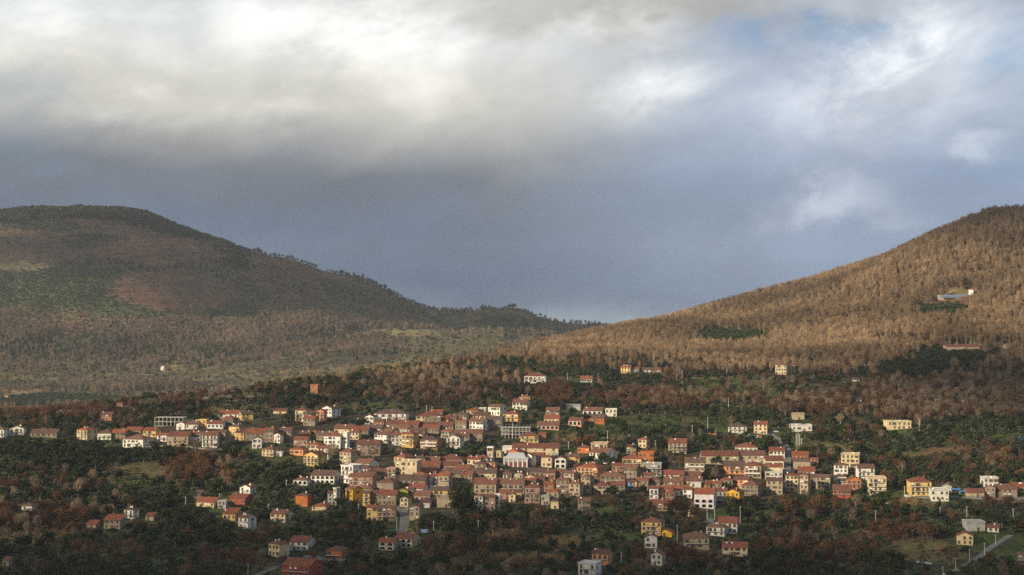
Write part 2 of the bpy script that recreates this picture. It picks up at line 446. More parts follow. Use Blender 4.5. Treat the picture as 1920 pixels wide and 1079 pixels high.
# ------------------------------------------------------------------ land cover, with sunlight painted into some ground, from patches recognised in the photograph
# each patch: centre and radii in photograph pixels, trees per 100 m2, shares (evergreen, russet, bare, cane), ground colour
GREEN = (0.056, 0.080, 0.022); DRY = (0.125, 0.108, 0.050); SOIL = (0.052, 0.046, 0.029); TAN = (0.26, 0.185, 0.095)
MOSS = (0.055, 0.068, 0.026); RUST = (0.135, 0.082, 0.050); PALE = (0.20, 0.165, 0.085)
PATCH = [
    # village floor
    (760, 815, 250, 45, 0.25, (.7, .2, .1, 0), SOIL), (900, 905, 340, 60, 0.22, (.7, .2, .1, 0), SOIL), (1250, 905, 330, 50, 0.25, (.7, .2, .1, 0), SOIL),
    (400, 815, 150, 25, 0.4, (.7, .2, .1, 0), SOIL),
    # left groves and fields
    (130, 855, 210, 38, 2.6, (1, 0, 0, 0), MOSS), (600, 955, 130, 40, 2.4, (1, 0, 0, 0), MOSS), (450, 960, 200, 40, 2.2, (1, 0, 0, 0), MOSS),
    (560, 895, 110, 20, 2.2, (1, 0, 0, 0), MOSS), (265, 882, 62, 15, 0.12, (1, 0, 0, 0), DRY), (255, 905, 58, 12, 0.5, (1, 0, 0, 0), GREEN),
    (355, 885, 52, 26, 2.4, (0, 1, 0, 0), RUST), (420, 890, 30, 20, 1.8, (0.2, .5, .3, 0), RUST), (70, 985, 115, 24, 2.2, (0, .85, .15, 0), RUST),
    (60, 1012, 90, 10, 1.4, (0, 0, .2, .8), DRY), (200, 1040, 60, 12, 1.2, (0, .5, 0, .5), DRY), (330, 1055, 60, 12, 0.8, (1, 0, 0, 0), GREEN),
    (470, 1030, 40, 10, 0.7, (.6, .4, 0, 0), DRY), (430, 1060, 90, 14, 1.8, (0.1, .8, .1, 0), RUST), (100, 780, 150, 14, 2.4, (.1, .8, .1, 0), RUST),
    (420, 768, 90, 12, 0.5, (1, 0, 0, 0), DRY), (430, 744, 100, 9, 0.25, (.5, .5, 0, 0), PALE), (340, 762, 50, 9, 1.8, (.3, .5, .2, 0), SOIL),
    # middle
    (560, 745, 90, 26, 2.2, (.8, .15, .05, 0), MOSS), (800, 745, 110, 20, 1.8, (.35, .35, .3, 0), SOIL), (690, 765, 70, 10, 0.6, (1, 0, 0, 0), GREEN),
    (860, 715, 160, 14, 1.6, (.3, .2, .5, 0), SOIL), (1040, 745, 34, 20, 2.2, (0, 1, 0, 0), RUST), (1250, 752, 130, 18, 2.0, (.05, .75, .2, 0), RUST),
    (1220, 797, 130, 16, 0.45, (1, 0, 0, 0), GREEN), (1110, 812, 90, 14, 1.2, (1, 0, 0, 0), GREEN), (1070, 718, 60, 8, 0.1, (.5, 0, .5, 0), GREEN),
    (880, 845, 50, 14, 2.4, (1, 0, 0, 0), MOSS), (1130, 860, 28, 14, 2.4, (1, 0, 0, 0), MOSS), (1250, 862, 30, 14, 2.0, (.6, .2, .2, 0), SOIL),
    (1380, 745, 120, 22, 1.0, (.4, .4, .2, 0), DRY), (1560, 725, 60, 12, 0.3, (.6, .4, 0, 0), DRY), (1600, 718, 24, 6, 0.05, (1, 0, 0, 0), GREEN),
    (870, 920, 30, 22, 2.6, (1, 0, 0, 0), MOSS), (870, 955, 45, 14, 2.2, (1, 0, 0, 0), MOSS),
    # right
    (1780, 755, 200, 46, 2.8, (.04, .36, .60, 0), SOIL), (1560, 765, 120, 20, 2.4, (.08, .6, .32, 0), SOIL), (1560, 838, 70, 14, 0.25, (1, 0, 0, 0), DRY),
    (1700, 858, 90, 9, 0.12, (1, 0, 0, 0), DRY), (1800, 848, 80, 10, 0.5, (.3, .7, 0, 0), RUST), (1560, 815, 70, 18, 2.0, (.9, .1, 0, 0), MOSS),
    (1840, 805, 90, 16, 1.8, (1, 0, 0, 0), GREEN), (1900, 822, 40, 8, 0.2, (1, 0, 0, 0), GREEN), (1790, 880, 140, 20, 2.2, (.75, .2, .05, 0), MOSS),
    (1790, 674, 85, 19, 4.0, (1, 0, 0, 0), MOSS), (1715, 700, 72, 22, 4.0, (1, 0, 0, 0), MOSS), (1450, 716, 170, 11, .55, (.6, .4, 0, 0), DRY), (1330, 722, 70, 9, .6, (.7, .3, 0, 0), GREEN), (1500, 738, 110, 8, .8, (.7, .2, .1, 0), MOSS), (1490, 975, 200, 30, 1.9, (.7, .25, .05, 0), MOSS), (1400, 968, 50, 16, 0.9, (1, 0, 0, 0), GREEN),
    (1300, 1045, 120, 26, 2.4, (.1, .9, 0, 0), RUST), (1260, 950, 60, 22, 2.2, (.1, .9, 0, 0), RUST), (1680, 1005, 80, 20, 1.8, (.1, .8, .1, 0), RUST),
    (1560, 1040, 100, 24, 2.2, (.15, .7, .1, .05), RUST), (1740, 1035, 110, 18, 0.7, (.3, .5, 0, .2), DRY), (1900, 1030, 70, 24, 0.15, (1, 0, 0, 0), GREEN),
    (1720, 945, 40, 8, 1.2, (.2, 0, 0, .8), DRY), (1880, 945, 60, 10, 2.0, (.1, .8, .1, 0), RUST), (1150, 960, 70, 12, 0.8, (.8, .2, 0, 0), GREEN),
    (1050, 962, 160, 10, 1.0, (.6, .3, .1, 0), GREEN), (1000, 985, 140, 14, 1.6, (.8, .12, .08, 0), MOSS), (800, 1000, 90, 22, 1.6, (.85, .1, .05, 0), MOSS), (600, 1000, 100, 20, 1.8, (.95, .05, 0, 0), MOSS), (920, 1030, 110, 14, 1.8, (.55, .25, .1, .1), MOSS), (1065, 1022, 75, 10, 6.0, (0, 0, 0, 1), TAN), (990, 1056, 100, 9, 5.0, (0, 0, 0, 1), TAN),
    (1150, 1015, 60, 16, 0.5, (1, 0, 0, 0), GREEN), (940, 1010, 34, 10, 4.5, (0, 0, .1, .9), TAN), (950, 1062, 110, 7, 1.0, (0, .2, 0, .8), DRY),
    (830, 1040, 50, 14, 1.8, (.1, .8, .1, 0), RUST), (720, 1062, 90, 10, 1.6, (.8, .2, 0, 0), MOSS), (680, 1040, 60, 10, 1.2, (1, 0, 0, 0), GREEN),
    # right hill; sunlight is put into the bright orange ground colours
    (1370, 637, 78, 18, 4.0, (1, 0, 0, 0), MOSS), (1770, 585, 55, 17, 3.2, (1, 0, 0, 0), MOSS), (1795, 549, 34, 7, 0.02, (1, 0, 0, 0), PALE),
    (1690, 645, 60, 11, 0.7, (.2, .6, .2, 0), RUST), (1480, 575, 230, 30, 1.7, (.01, .10, .89, 0), (0.20, 0.115, 0.055)), (1660, 600, 80, 14, 1.3, (.02, .1, .88, 0), (0.24, 0.14, 0.065)), (1560, 605, 60, 7, 0.5, (0, .1, .9, 0), (0.26, 0.145, 0.065)), (1250, 640, 60, 10, 1.6, (.02, .25, .73, 0), (0.19, 0.105, 0.05)), (1830, 520, 30, 8, 0.3, (0, 0, 1, 0), DRY),
]

FARPATCH = [
    (110, 545, 150, 42, 1.6, (.9, .1, 0, 0), MOSS), (440, 590, 62, 22, 2.2, (1, 0, 0, 0), MOSS), (240, 575, 110, 24, 1.5, (.85, .15, 0, 0), MOSS),
    (190, 455, 75, 16, 1.5, (.9, .1, 0, 0), SOIL), (90, 425, 80, 10, 1.2, (.8, .2, 0, 0), SOIL), (330, 545, 130, 40, 0.8, (.04, .96, 0, 0), (0.150, 0.082, 0.050)), (300, 470, 150, 30, 0.7, (.04, .96, 0, 0), (0.155, 0.084, 0.052)),
    (40, 500, 60, 9, 0.5, (.2, .8, 0, 0), PALE), (380, 622, 190, 20, 2.3, (.05, .1, .85, 0), RUST), (600, 605, 90, 16, 2.0, (.08, .2, .72, 0), RUST), (120, 650, 150, 28, 2.4, (.72, .12, .16, 0), SOIL), (330, 668, 140, 22, 2.4, (.7, .1, .2, 0), SOIL),
    (190, 762, 130, 5, 1.2, (0, 0, .9, .1), TAN), (40, 735, 60, 5, .4, (0, .5, .5, 0), TAN), (330, 688, 40, 4, .2, (0, 0, 1, 0), TAN), (110, 752, 150, 12, 1.6, (1, 0, 0, 0), MOSS), (240, 725, 160, 10, 1.2, (.25, .15, .6, 0), SOIL),  # long tan strip: sunlight on far fields put into the ground colour
    (760, 625, 90, 7, .12, (.5, .5, 0, 0), PALE), (860, 645, 110, 8, .15, (.5, .5, 0, 0), DRY), (700, 660, 90, 7, 1.3, (.6, .1, .3, 0), MOSS), (620, 640, 70, 7, .2, (.5, 0, .5, 0), GREEN), (960, 605, 70, 10, .7, (.9, .1, 0, 0), MOSS), (920, 618, 60, 5, .15, (1, 0, 0, 0), DRY),
]

def cover(x, y, z):
    """tree density (per m2), shares of the kinds, and ground colour, for arrays of ground points"""
    x = np.asarray(x, float); y = np.asarray(y, float)
    u, v = project(x, np.maximum(y, 50.0), z)
    n = x.shape
    n1 = fbm(x / 38, y / 55, 41, 3); n2 = fbm(x / 130, y / 160, 57, 3)
    dens = np.where(y < 1330, 1.85, 1.9) * (0.5 + 1.1 * n1)
    sh = np.stack([np.where(n2 > 0.42, 0.89, 0.64), np.where(n2 > 0.42, 0.08, 0.18), np.where(n2 > 0.42, 0.03, 0.18), np.zeros(n)], -1)
    k = np.clip((n1 - 0.35) * 4, 0, 1)[..., None]; k2 = np.clip((n2 - 0.35) * 4, 0, 1)[..., None]
    g = np.array(SOIL) * (1 - k) + np.array(MOSS) * k
    g = g * (1 - 0.5 * k2) + np.array(GREEN) * 0.5 * k2
    # right hill: bare wood over a russet leaf floor
    rh = np.clip((y - 1430 + (n2 - .5) * 250) / 190, 0, 1) * np.clip((2750 - y) / 100, 0, 1) * np.maximum(np.clip((u - 1230 + (n1 - .5) * 160) / 120, 0, 1), np.clip((y - 1640) / 80, 0, 1) * np.clip((u - 980) / 60, 0, 1))
    dens = dens * (1 - rh) + 3.3 * (0.7 + 0.6 * n1) * rh
    lowr = np.clip((1760 - y) / 250, 0, 1) * rh
    sh = sh * (1 - rh[..., None]) + np.array([0.04, 0.14, 0.82, 0]) * rh[..., None]
    sh = sh * (1 - .5 * lowr[..., None]) + .5 * lowr[..., None] * np.array([0.12, 0.45, 0.43, 0])
    g = g * (1 - rh[..., None]) + np.array(RUST) * 1.1 * rh[..., None]
    # left mountain and far fields
    far = np.clip((y - 2250) / 80, 0, 1) * np.clip((1150 - u) / 60, 0, 1)
    f3 = far[..., None]
    fd = 0.55 * n1; fs = np.array([.45, .2, .35, 0]) * np.ones(n + (1,))
    kk = np.clip((fbm(x / 300, y / 90, 91, 4) - 0.42) * 6, 0, 1)[..., None]
    fg = np.array(PALE) * 0.72 * kk + np.array((0.068, 0.066, 0.036)) * (1 - kk)
    mt = np.clip((y - 3000) / 100, 0, 1) * np.clip((800 - u) / 200, 0, 1)
    e = (v - 640 + (n2 - .5) * 90)
    belt = mt * np.clip((e + 60) / 30, 0, 1) * np.clip((80 - e) / 30, 0, 1)             # tan bare wood along the foot
    upper = mt * np.clip((-e - 40) / 40, 0, 1)                                          # brown scrub above
    fd = fd * (1 - mt) + mt * 0.9
    fd = fd * (1 - belt) + belt * 1.5
    fd = fd * (1 - upper) + upper * 0.9
    fs = fs * (1 - belt[..., None]) + np.array([.40, .14, .46, 0]) * belt[..., None]
    ev = np.clip((fbm(x / 210, y / 260, 71, 4) - 0.44) * 7, 0, 1) * np.clip((v - 440) / 60, 0.15, 1)
    fs = fs * (1 - upper[..., None]) + upper[..., None] * np.stack([ev * .9, .96 - ev * .88, 0.04 + 0 * ev, 0 * ev], -1)
    fg = fg * (1 - mt[..., None]) + mt[..., None] * (np.array(RUST) * (1 - .6 * ev[..., None]) + np.array(MOSS) * .6 * ev[..., None])
    top = mt * np.clip((np.interp(u, [p[0] for p in RIDGE], [p[1] for p in RIDGE]) + 22 - v) / 8, 0, 1) * np.clip((470 - u) / 60, 0, 1)
    fd = fd * (1 - top) + top * 3.0
    fs = fs * (1 - top[..., None]) + top[..., None] * np.array([.85, .05, .10, 0])
    dens = dens * (1 - far) + fd * far
    sh = sh * (1 - f3) + fs * f3
    g = g * (1 - f3) + fg * f3
    wob = (fbm(x / 30, y / 30, 5, 3) - 0.5) * 0.7
    for (cu, cv_, ru, rv, d, s, col) in PATCH:
        r = ((u - cu) / ru) ** 2 + ((v - cv_) / rv) ** 2
        w = np.clip((1.15 + wob - r) * 3.0, 0, 1) * np.where((y < 2300), 1.0, 0.0) * np.where(y > 740, 1, 0)
        dens = dens * (1 - w) + (d * 1.35 if d > .8 else d) * (0.6 + 0.8 * n1) * w
        sh = sh * (1 - w[..., None]) + np.array(s) * w[..., None]
        g = g * (1 - w[..., None]) + np.array(col) * w[..., None]
    for (cu, cv_, ru, rv, d, s, col) in FARPATCH:
        r = ((u - cu) / ru) ** 2 + ((v - cv_) / rv) ** 2
        w = np.clip((1.1 + wob * 1.4 - r) * 2.2, 0, 1) * np.where(y > 2260, 1.0, 0.0)
        dens = dens * (1 - w) + d * (0.6 + 0.8 * n1) * w
        sh = sh * (1 - w[..., None]) + np.array(s) * w[..., None]
        g = g * (1 - w[..., None]) + np.array(col) * w[..., None]
    return dens / 100.0, sh, g

# ------------------------------------------------------------------ object helpers
def mesh_object(name, verts, faces, mats, parent=None, fmat=None, smooth=False):
    me = bpy.data.meshes.new(name)
    me.from_pydata([tuple(p) for p in verts], [], faces)
    for m in (mats if isinstance(mats, (list, tuple)) else [mats]):
        me.materials.append(m)
    if fmat is not None:
        me.polygons.foreach_set('material_index', fmat)
    if smooth:
        me.polygons.foreach_set('use_smooth', [True] * len(me.polygons))
    me.update()
    return link(name, me, parent)
def link(name, me, parent=None, loc=None, rot=None, scale=None, color=None):
    o = bpy.data.objects.new(name, me)
    COL.objects.link(o)
    if parent is not None:
        o.parent = parent
    if loc is not None: o.location = loc
    if rot is not None: o.rotation_euler = rot
    if scale is not None: o.scale = scale
    if color is not None: o.color = (*color, 1)
    return o
def tag(o, label, cat, group=None, kind=None):
    o['label'] = label; o['category'] = cat
    if group: o['group'] = group
    if kind: o['kind'] = kind
    return o
class MB:
    """collects boxes, tubes and polygons into one mesh"""
    def __init__(s): s.v = []; s.f = []; s.m = []
    def poly(s, pts, mi=0):
        b = len(s.v); s.v += [tuple(p) for p in pts]; s.f.append(tuple(range(b, b + len(pts)))); s.m.append(mi)
    def box(s, x0, x1, y0, y1, z0, z1, mi=0):
        b = len(s.v)
        s.v += [(x, y, z) for z in (z0, z1) for y in (y0, y1) for x in (x0, x1)]
        for f in ((0, 2, 3, 1), (4, 5, 7, 6), (0, 1, 5, 4), (2, 6, 7, 3), (0, 4, 6, 2), (1, 3, 7, 5)):
            s.f.append(tuple(b + i for i in f)); s.m.append(mi)
        return s
    def tube(s, p, q, r0, r1, n=5, mi=0):
        p = Vector(p); q = Vector(q); d = (q - p).normalized()
        a = d.orthogonal().normalized(); c = d.cross(a)
        b = len(s.v)
        for pt, r in ((p, r0), (q, r1)):
            for k in range(n):
                t = 2 * math.pi * k / n
                s.v.append(tuple(pt + (a * math.cos(t) + c * math.sin(t)) * r))
        for k in range(n):
            s.f.append((b + k, b + (k + 1) % n, b + n + (k + 1) % n, b + n + k)); s.m.append(mi)
        s.f.append(tuple(b + n + k for k in range(n))); s.m.append(mi)
        return s
    def mesh(s, name, mats):
        me = bpy.data.meshes.new(name)
        me.from_pydata(s.v, [], s.f)
        for m in (mats if isinstance(mats, (list, tuple)) else [mats]): me.materials.append(m)
        me.polygons.foreach_set('material_index', s.m)
        me.update()
        return me
    def build(s, name, mats, parent=None, **kw):
        return link(name, s.mesh(name, mats), parent, **kw)

# ------------------------------------------------------------------ terrain mesh
def terrain():
    ny, nx = XX.shape
    co = np.stack([XX, YY, ZZ], -1).reshape(-1, 3)
    idx = np.arange(ny * nx).reshape(ny, nx)
    quads = np.stack([idx[:-1, :-1], idx[:-1, 1:], idx[1:, 1:], idx[1:, :-1]], -1).reshape(-1, 4)
    me = bpy.data.meshes.new('terrain')
    me.vertices.add(len(co)); me.vertices.foreach_set('co', co.ravel())
    me.loops.add(quads.size); me.loops.foreach_set('vertex_index', quads.ravel())
    me.polygons.add(len(quads))
    me.polygons.foreach_set('loop_start', np.arange(0, quads.size, 4))
    me.polygons.foreach_set('loop_total', np.full(len(quads), 4))
    me.polygons.foreach_set('use_smooth', np.ones(len(quads), bool))
    me.update(); me.validate()
    _, _, g = cover(XX, YY, ZZ)
    a = me.color_attributes.new('land', 'FLOAT_COLOR', 'POINT')
    a.data.foreach_set('color', np.concatenate([g, np.ones(g.shape[:2] + (1,))], -1).reshape(-1))
    m, n, b = material('soil_and_grass', 0.95, 0.1)
    at = n.new('ShaderNodeVertexColor'); at.layer_name = 'land'
    ge = n.new('ShaderNodeNewGeometry')
    p = ge.outputs['Position']
    f1 = n.remap(n.noise(p, 0.035, 5, 0.65), 0.28, 0.72, 0.6, 1.4)
    f2 = n.remap(n.noise(p, 0.35, 5, 0.7), 0.25, 0.75, 0.55, 1.4)
    ff = n.mul(f1, f2)
    col = n.mix(1.0, at.outputs[0], n.xyz(ff, ff, ff), 'MULTIPLY')
    col = n.mix(n.remap(n.noise(p, 0.09, 4, 0.6), 0.5, 0.72, 0, 0.55), col, (0.13, 0.095, 0.055, 1))
    col = n.mix(n.remap(n.noise(p, 0.7, 3, 0.6), 0.62, 0.78, 0, 0.5), col, (0.04, 0.05, 0.02, 1))
    n.put(b.inputs['Base Color'], col)
    bp = n.new('ShaderNodeBump'); bp.inputs['Strength'].default_value = 0.8; bp.inputs['Distance'].default_value = 1.2
    n.put(bp.inputs['Height'], n.noise(p, 0.45, 5, 0.7)); n.put(b.inputs['Normal'], bp.outputs[0])
    me.materials.append(m)
    o = link('terrain', me)
    tag(o, 'hillside ground of grass, soil and fallen leaves around the village', 'ground', kind='structure')
terrain()

# ------------------------------------------------------------------ house kit
WALLS = {'W': ((0.76, 0.74, 0.69), 'white'), 'C': ((0.66, 0.54, 0.35), 'cream'), 'Y': ((0.68, 0.47, 0.18), 'yellow'),
         'P': ((0.72, 0.33, 0.16), 'peach'), 'O': ((0.56, 0.17, 0.05), 'orange'), 'R': ((0.38, 0.075, 0.05), 'dark red'),
         'S': ((0.285, 0.235, 0.18), 'grey stone'), 'B': ((0.44, 0.365, 0.265), 'beige'), 'K': ((0.42, 0.26, 0.215), 'dull pink'),
         'G': ((0.44, 0.44, 0.43), 'pale grey'), 'E': ((0.74, 0.43, 0.04), 'bright gold'), 'N': ((0.24, 0.30, 0.05), 'lime green'),
         'T': ((0.40, 0.185, 0.11), 'brick red'), 'D': ((0.20, 0.16, 0.12), 'dark brown'), 'U': ((0.16, 0.30, 0.46), 'blue'), 'M': ((0.64, 0.24, 0.18), 'salmon pink')}
ROOFS = [(0.235, 0.080, 0.052), (0.20, 0.075, 0.052), (0.175, 0.075, 0.055), (0.27, 0.088, 0.045), (0.15, 0.075, 0.060), (0.205, 0.098, 0.068), (0.13, 0.08, 0.066)]

def window_mesh(kind):
    b = MB()
    b.box(-.5, .5, -.02, .05, -.5, .5, 0)
    t = 0.07
    b.box(-.5 - t, -.5, -.10, .03, -.5, .5 + t, 1); b.box(.5, .5 + t, -.10, .03, -.5, .5 + t, 1)
    b.box(-.5, .5, -.10, .03, .5, .5 + t, 1); b.box(-.62, .62, -.20, .03, -.5 - t, -.5, 1)
    b.box(-.03, .03, -.06, -.02, -.5, .5, 1)
    if kind == 'shuttered':
        for s in (-1, 1):
            x = s * .84
            b.box(x - .24, x + .24, -.09, .02, -.5, .5, 2)
    if kind == 'closed':
        b.box(-.47, -.02, -.09, -.03, -.48, .48, 2); b.box(.02, .47, -.09, -.03, -.48, .48, 2)
    if kind == 'blind':
        b.box(-.48, .48, -.07, -.03, -.05, .49, 3)
    return b.mesh('window', [M['glass'], M['frame'], M['shutter'], M['white']])
WIN = {k: window_mesh(k) for k in ('plain', 'shuttered', 'closed', 'blind')}
def arch_mesh():
    b = MB()
    pts = [(-.5, -.5), (.5, -.5), (.5, .1)] + [(.5 * math.cos(a), .1 + .4 * math.sin(a)) for a in np.linspace(0.3, math.pi - 0.3, 7)] + [(-.5, .1)]
    b.poly([(x, -.03, z) for x, z in pts], 0)
    n = len(pts)
    for i in range(n):
        (x0, z0), (x1, z1) = pts[i], pts[(i + 1) % n]
        b.poly([(x0, -.12, z0), (x1, -.12, z1), (x1 * 1.16, -.12, z1 * 1.12), (x0 * 1.16, -.12, z0 * 1.12)], 1)
        b.poly([(x0, -.03, z0), (x1, -.03, z1), (x1, -.12, z1), (x0, -.12, z0)], 1)
        b.poly([(x0 * 1.16, -.12, z0 * 1.12), (x1 * 1.16, -.12, z1 * 1.12), (x1 * 1.16, .03, z1 * 1.12), (x0 * 1.16, .03, z0 * 1.12)], 1)
    return b.mesh('arch', [M['glass'], M['white']])
ARCH = arch_mesh()
def door_mesh():
    b = MB(); b.box(-.5, .5, -.05, .05, 0, 1, 0)
    b.box(-.6, -.5, -.1, .03, 0, 1.06, 1); b.box(.5, .6, -.1, .03, 0, 1.06, 1); b.box(-.5, .5, -.1, .03, 1, 1.06, 1)
    return b.mesh('door', [M['shutter'], M['frame']])
DOOR = door_mesh()
def balcony_mesh():
    b = MB(); b.box(-.5, .5, -1.25, 0.02, -.18, 0, 0)
    b.box(-.5, .5, -1.25, -1.19, .92, 1.0, 1)
    for i in range(9):
        x = -.49 + .98 * i / 8
        b.box(x - .006, x + .006, -1.245, -1.205, 0, .92, 1)
    b.box(-.5, -.494, -1.19, 0, .92, 1.0, 1); b.box(.494, .5, -1.19, 0, .92, 1.0, 1)
    return b.mesh('balcony', [M['trim'], M['iron']])
BALC = balcony_mesh()
def parapet_mesh():
    b = MB(); b.box(-.5, .5, -1.25, 0.02, -.18, 0, 0)
    b.box(-.5, .5, -1.25, -1.13, 0, .95, 0); b.box(-.5, -.485, -1.13, 0.0, 0, .95, 0); b.box(.485, .5, -1.13, 0.0, 0, .95, 0)
    return b.mesh('balcony', [M['trim']])
PARA = parapet_mesh()
def chimney_mesh():
    b = MB(); b.box(-.32, .32, -.3, .3, -1.4, 1.0, 0); b.box(-.42, .42, -.4, .4, 1.0, 1.12, 0)
    b.box(-.3, -.2, -.3, .3, 1.12, 1.36, 0); b.box(.2, .3, -.3, .3, 1.12, 1.36, 0); b.box(-.42, .42, -.4, .4, 1.36, 1.46, 0)
    return b.mesh('chimney', [M['trim']])
CHIM = chimney_mesh()
def dish_mesh():
    b = MB(); b.tube((0, 0.2, -1.0), (0, 0.2, .25), .035, .035, 5, 1)
    ring = [(.48 * math.cos(t), -.05, .25 + .48 * math.sin(t)) for t in np.linspace(0, 2 * math.pi, 11)[:-1]]
    for i in range(10):
        b.poly([ring[i], ring[(i + 1) % 10], (0, .12, .25)], 0)
    b.tube((0, .1, .0), (0, -.45, .2), .02, .02, 4, 1)
    return b.mesh('satellite_dish', [M['white'], M['steel']])
DISH = dish_mesh()

def roof_slab(b, quad, th=0.2):
    """a sloping slab: top polygon plus its underside and edges"""
    q = [Vector(p) for p in quad]; n = len(q)
    low = [p - Vector((0, 0, th)) for p in q]
    b.poly(q, 0); b.poly(list(reversed(low)), 1)
    for i in range(n):
        b.poly([q[i], low[i], low[(i + 1) % n], q[(i + 1) % n]], 1)

HOUSES = []      # records for labels and for keeping trees off the facades
def house(u0, u1, vt, vb, wall, roof='g', yaw=None, feat='', mark=None, roofcol=None, name=None, depth=None, note=None):
    uc = (u0 + u1) / 2
    x, y, z = hit(uc, vb)
    k = y / F
    Wp = (u1 - u0) * k
    tot = max((vb - vt) * k, 2.8)
    if yaw is None:
        yaw = rnd.choice((-28, -22, -16, -10, -6, 4, 10, -32, 18))
    th = R(yaw); ratio = depth or rnd.uniform(0.85, 1.25)
    w = Wp / (math.cos(th) + ratio * abs(math.sin(th)))
    if w * ratio > 15 and not depth: ratio = 15 / w
    d = max(w * ratio, 3.0) if not depth else w * ratio
    big = roof in 'f'
    pitch = 0.40
    rise = 0 if big else pitch * (d / 2 if roof in 'gh' else w / 2 if roof == 'G' else d * 0.6)
    rise = min(rise, tot * 0.42)
    # the near slope adds to the height seen from above
    H = max(tot - rise - 0.3, 2.2)
    st = max(1, int(round(H / 2.9)))
    c = Vector((x, y, z)) + Vector((-math.sin(th), math.cos(th), 0)) * (d / 2) * 0.95
    kindname = name or ('apartment_block' if st >= 4 else 'shed' if (w < 5.5 and st == 1) else 'house')
    root = link(kindname, None, loc=(c.x, c.y, z), rot=(0, 0, th)); root.empty_display_size = 1.0
    cw = np.array(WALLS[wall][0]) * rnd.uniform(0.86, 1.08)
    cw = tuple(np.clip(cw * np.array([1, rnd.uniform(.96, 1.03), rnd.uniform(.92, 1.05)]), 0.02, 0.82))
    # walls
    b = MB(); hx, hy = w / 2, d / 2; z0 = -2.5
    P = [(-hx, -hy), (hx, -hy), (hx, hy), (-hx, hy)]
    for i in range(4):
        (ax, ay), (bx, by) = P[i], P[(i + 1) % 4]
        q = [(ax, ay, z0), (bx, by, z0), (bx, by, H), (ax, ay, H)]
        if roof == 'g' and i in (1, 3): q.insert(3, ((ax + bx) / 2, (ay + by) / 2, H + rise))
        if roof == 'G' and i in (0, 2): q.insert(3, ((ax + bx) / 2, (ay + by) / 2, H + rise))
        if roof == 's':
            hz = [H, H, H + rise, H + rise]
            q = [(ax, ay, z0), (bx, by, z0), (bx, by, hz[(i + 1) % 4]), (ax, ay, hz[i])]
        b.poly(q)
    b.poly([(-hx, -hy, H - .02), (hx, -hy, H - .02), (hx, hy, H - .02), (-hx, hy, H - .02)])
    wl = b.build('wall', M['wall'], root, color=cw)
    # roof
    b = MB(); o = 0.45; s = rise / max(hy, .1); sx = rise / max(hx, .1); t = 0.22
    rc = roofcol or rnd.choice(ROOFS)
    rc = tuple(np.array(rc) * rnd.uniform(0.85, 1.15))
    rm = [M['roof'], M['trim']]
    if roof == 'g':
        for sg in (-1, 1):
            q = [(-hx - o, sg * (hy + o), H - s * o + t), (hx + o, sg * (hy + o), H - s * o + t), (hx + o, 0, H + rise + t), (-hx - o, 0, H + rise + t)]
            roof_slab(b, q if sg < 0 else q[::-1], t)
    elif roof == 'G':
        for sg in (-1, 1):
            q = [(sg * (hx + o), hy + o, H - sx * o + t), (sg * (hx + o), -hy - o, H - sx * o + t), (0, -hy - o, H + rise + t), (0, hy + o, H + rise + t)]
            roof_slab(b, q if sg < 0 else q[::-1], t)
    elif roof == 'h':
        rl = max(hx - hy, 0.0) if hx > hy else 0.0
        ry = max(hy - hx, 0.0)
        e = [(-hx - o, -hy - o, H), (hx + o, -hy - o, H), (hx + o, hy + o, H), (-hx - o, hy + o, H)]
        e = [(a_, b_, c_ + t) for a_, b_, c_ in e]
        r1 = (-rl, -ry, H + rise + t); r2 = (rl, ry, H + rise + t)
        if hx > hy:
            b.poly([e[0], e[1], r2, r1]); b.poly([e[2], e[3], r1, r2]); b.poly([e[1], e[2], r2]); b.poly([e[3], e[0], r1])
        else:
            b.poly([e[0], e[1], r1]); b.poly([e[2], e[3], r2]); b.poly([e[1], e[2], r2, r1]); b.poly([e[3], e[0], r1, r2])
        lo = [(p[0], p[1], p[2] - t) for p in e]
        for i in range(4): b.poly([lo[i], lo[(i + 1) % 4], e[(i + 1) % 4], e[i]], 1)
        b.poly(lo[::-1], 1)
    elif roof == 'f':
        b.box(-hx - .3, hx + .3, -hy - .3, hy + .3, H, H + .28, 1)
        for (a0, a1, c0, c1) in ((-hx - .3, hx + .3, -hy - .3, -hy - .1), (-hx - .3, hx + .3, hy + .1, hy + .3), (-hx - .3, -hx - .1, -hy - .1, hy + .1), (hx + .1, hx + .3, -hy - .1, hy + .1)):
            b.box(a0, a1, c0, c1, H + .28, H + .75, 1)
        rm = [M['concrete'], M['wall']]; rc = tuple(np.array(cw) * 0.9)
    else:
        roof_slab(b, [(-hx - o, -hy - o, H - .2 + t), (hx + o, -hy - o, H - .2 + t), (hx + o, hy + o, H + rise + .2 + t), (-hx - o, hy + o, H + rise + .2 + t)], t)
    rf = b.build('roof', rm, root, color=rc)
    if wall == 'N' and 'n' in feat: pass
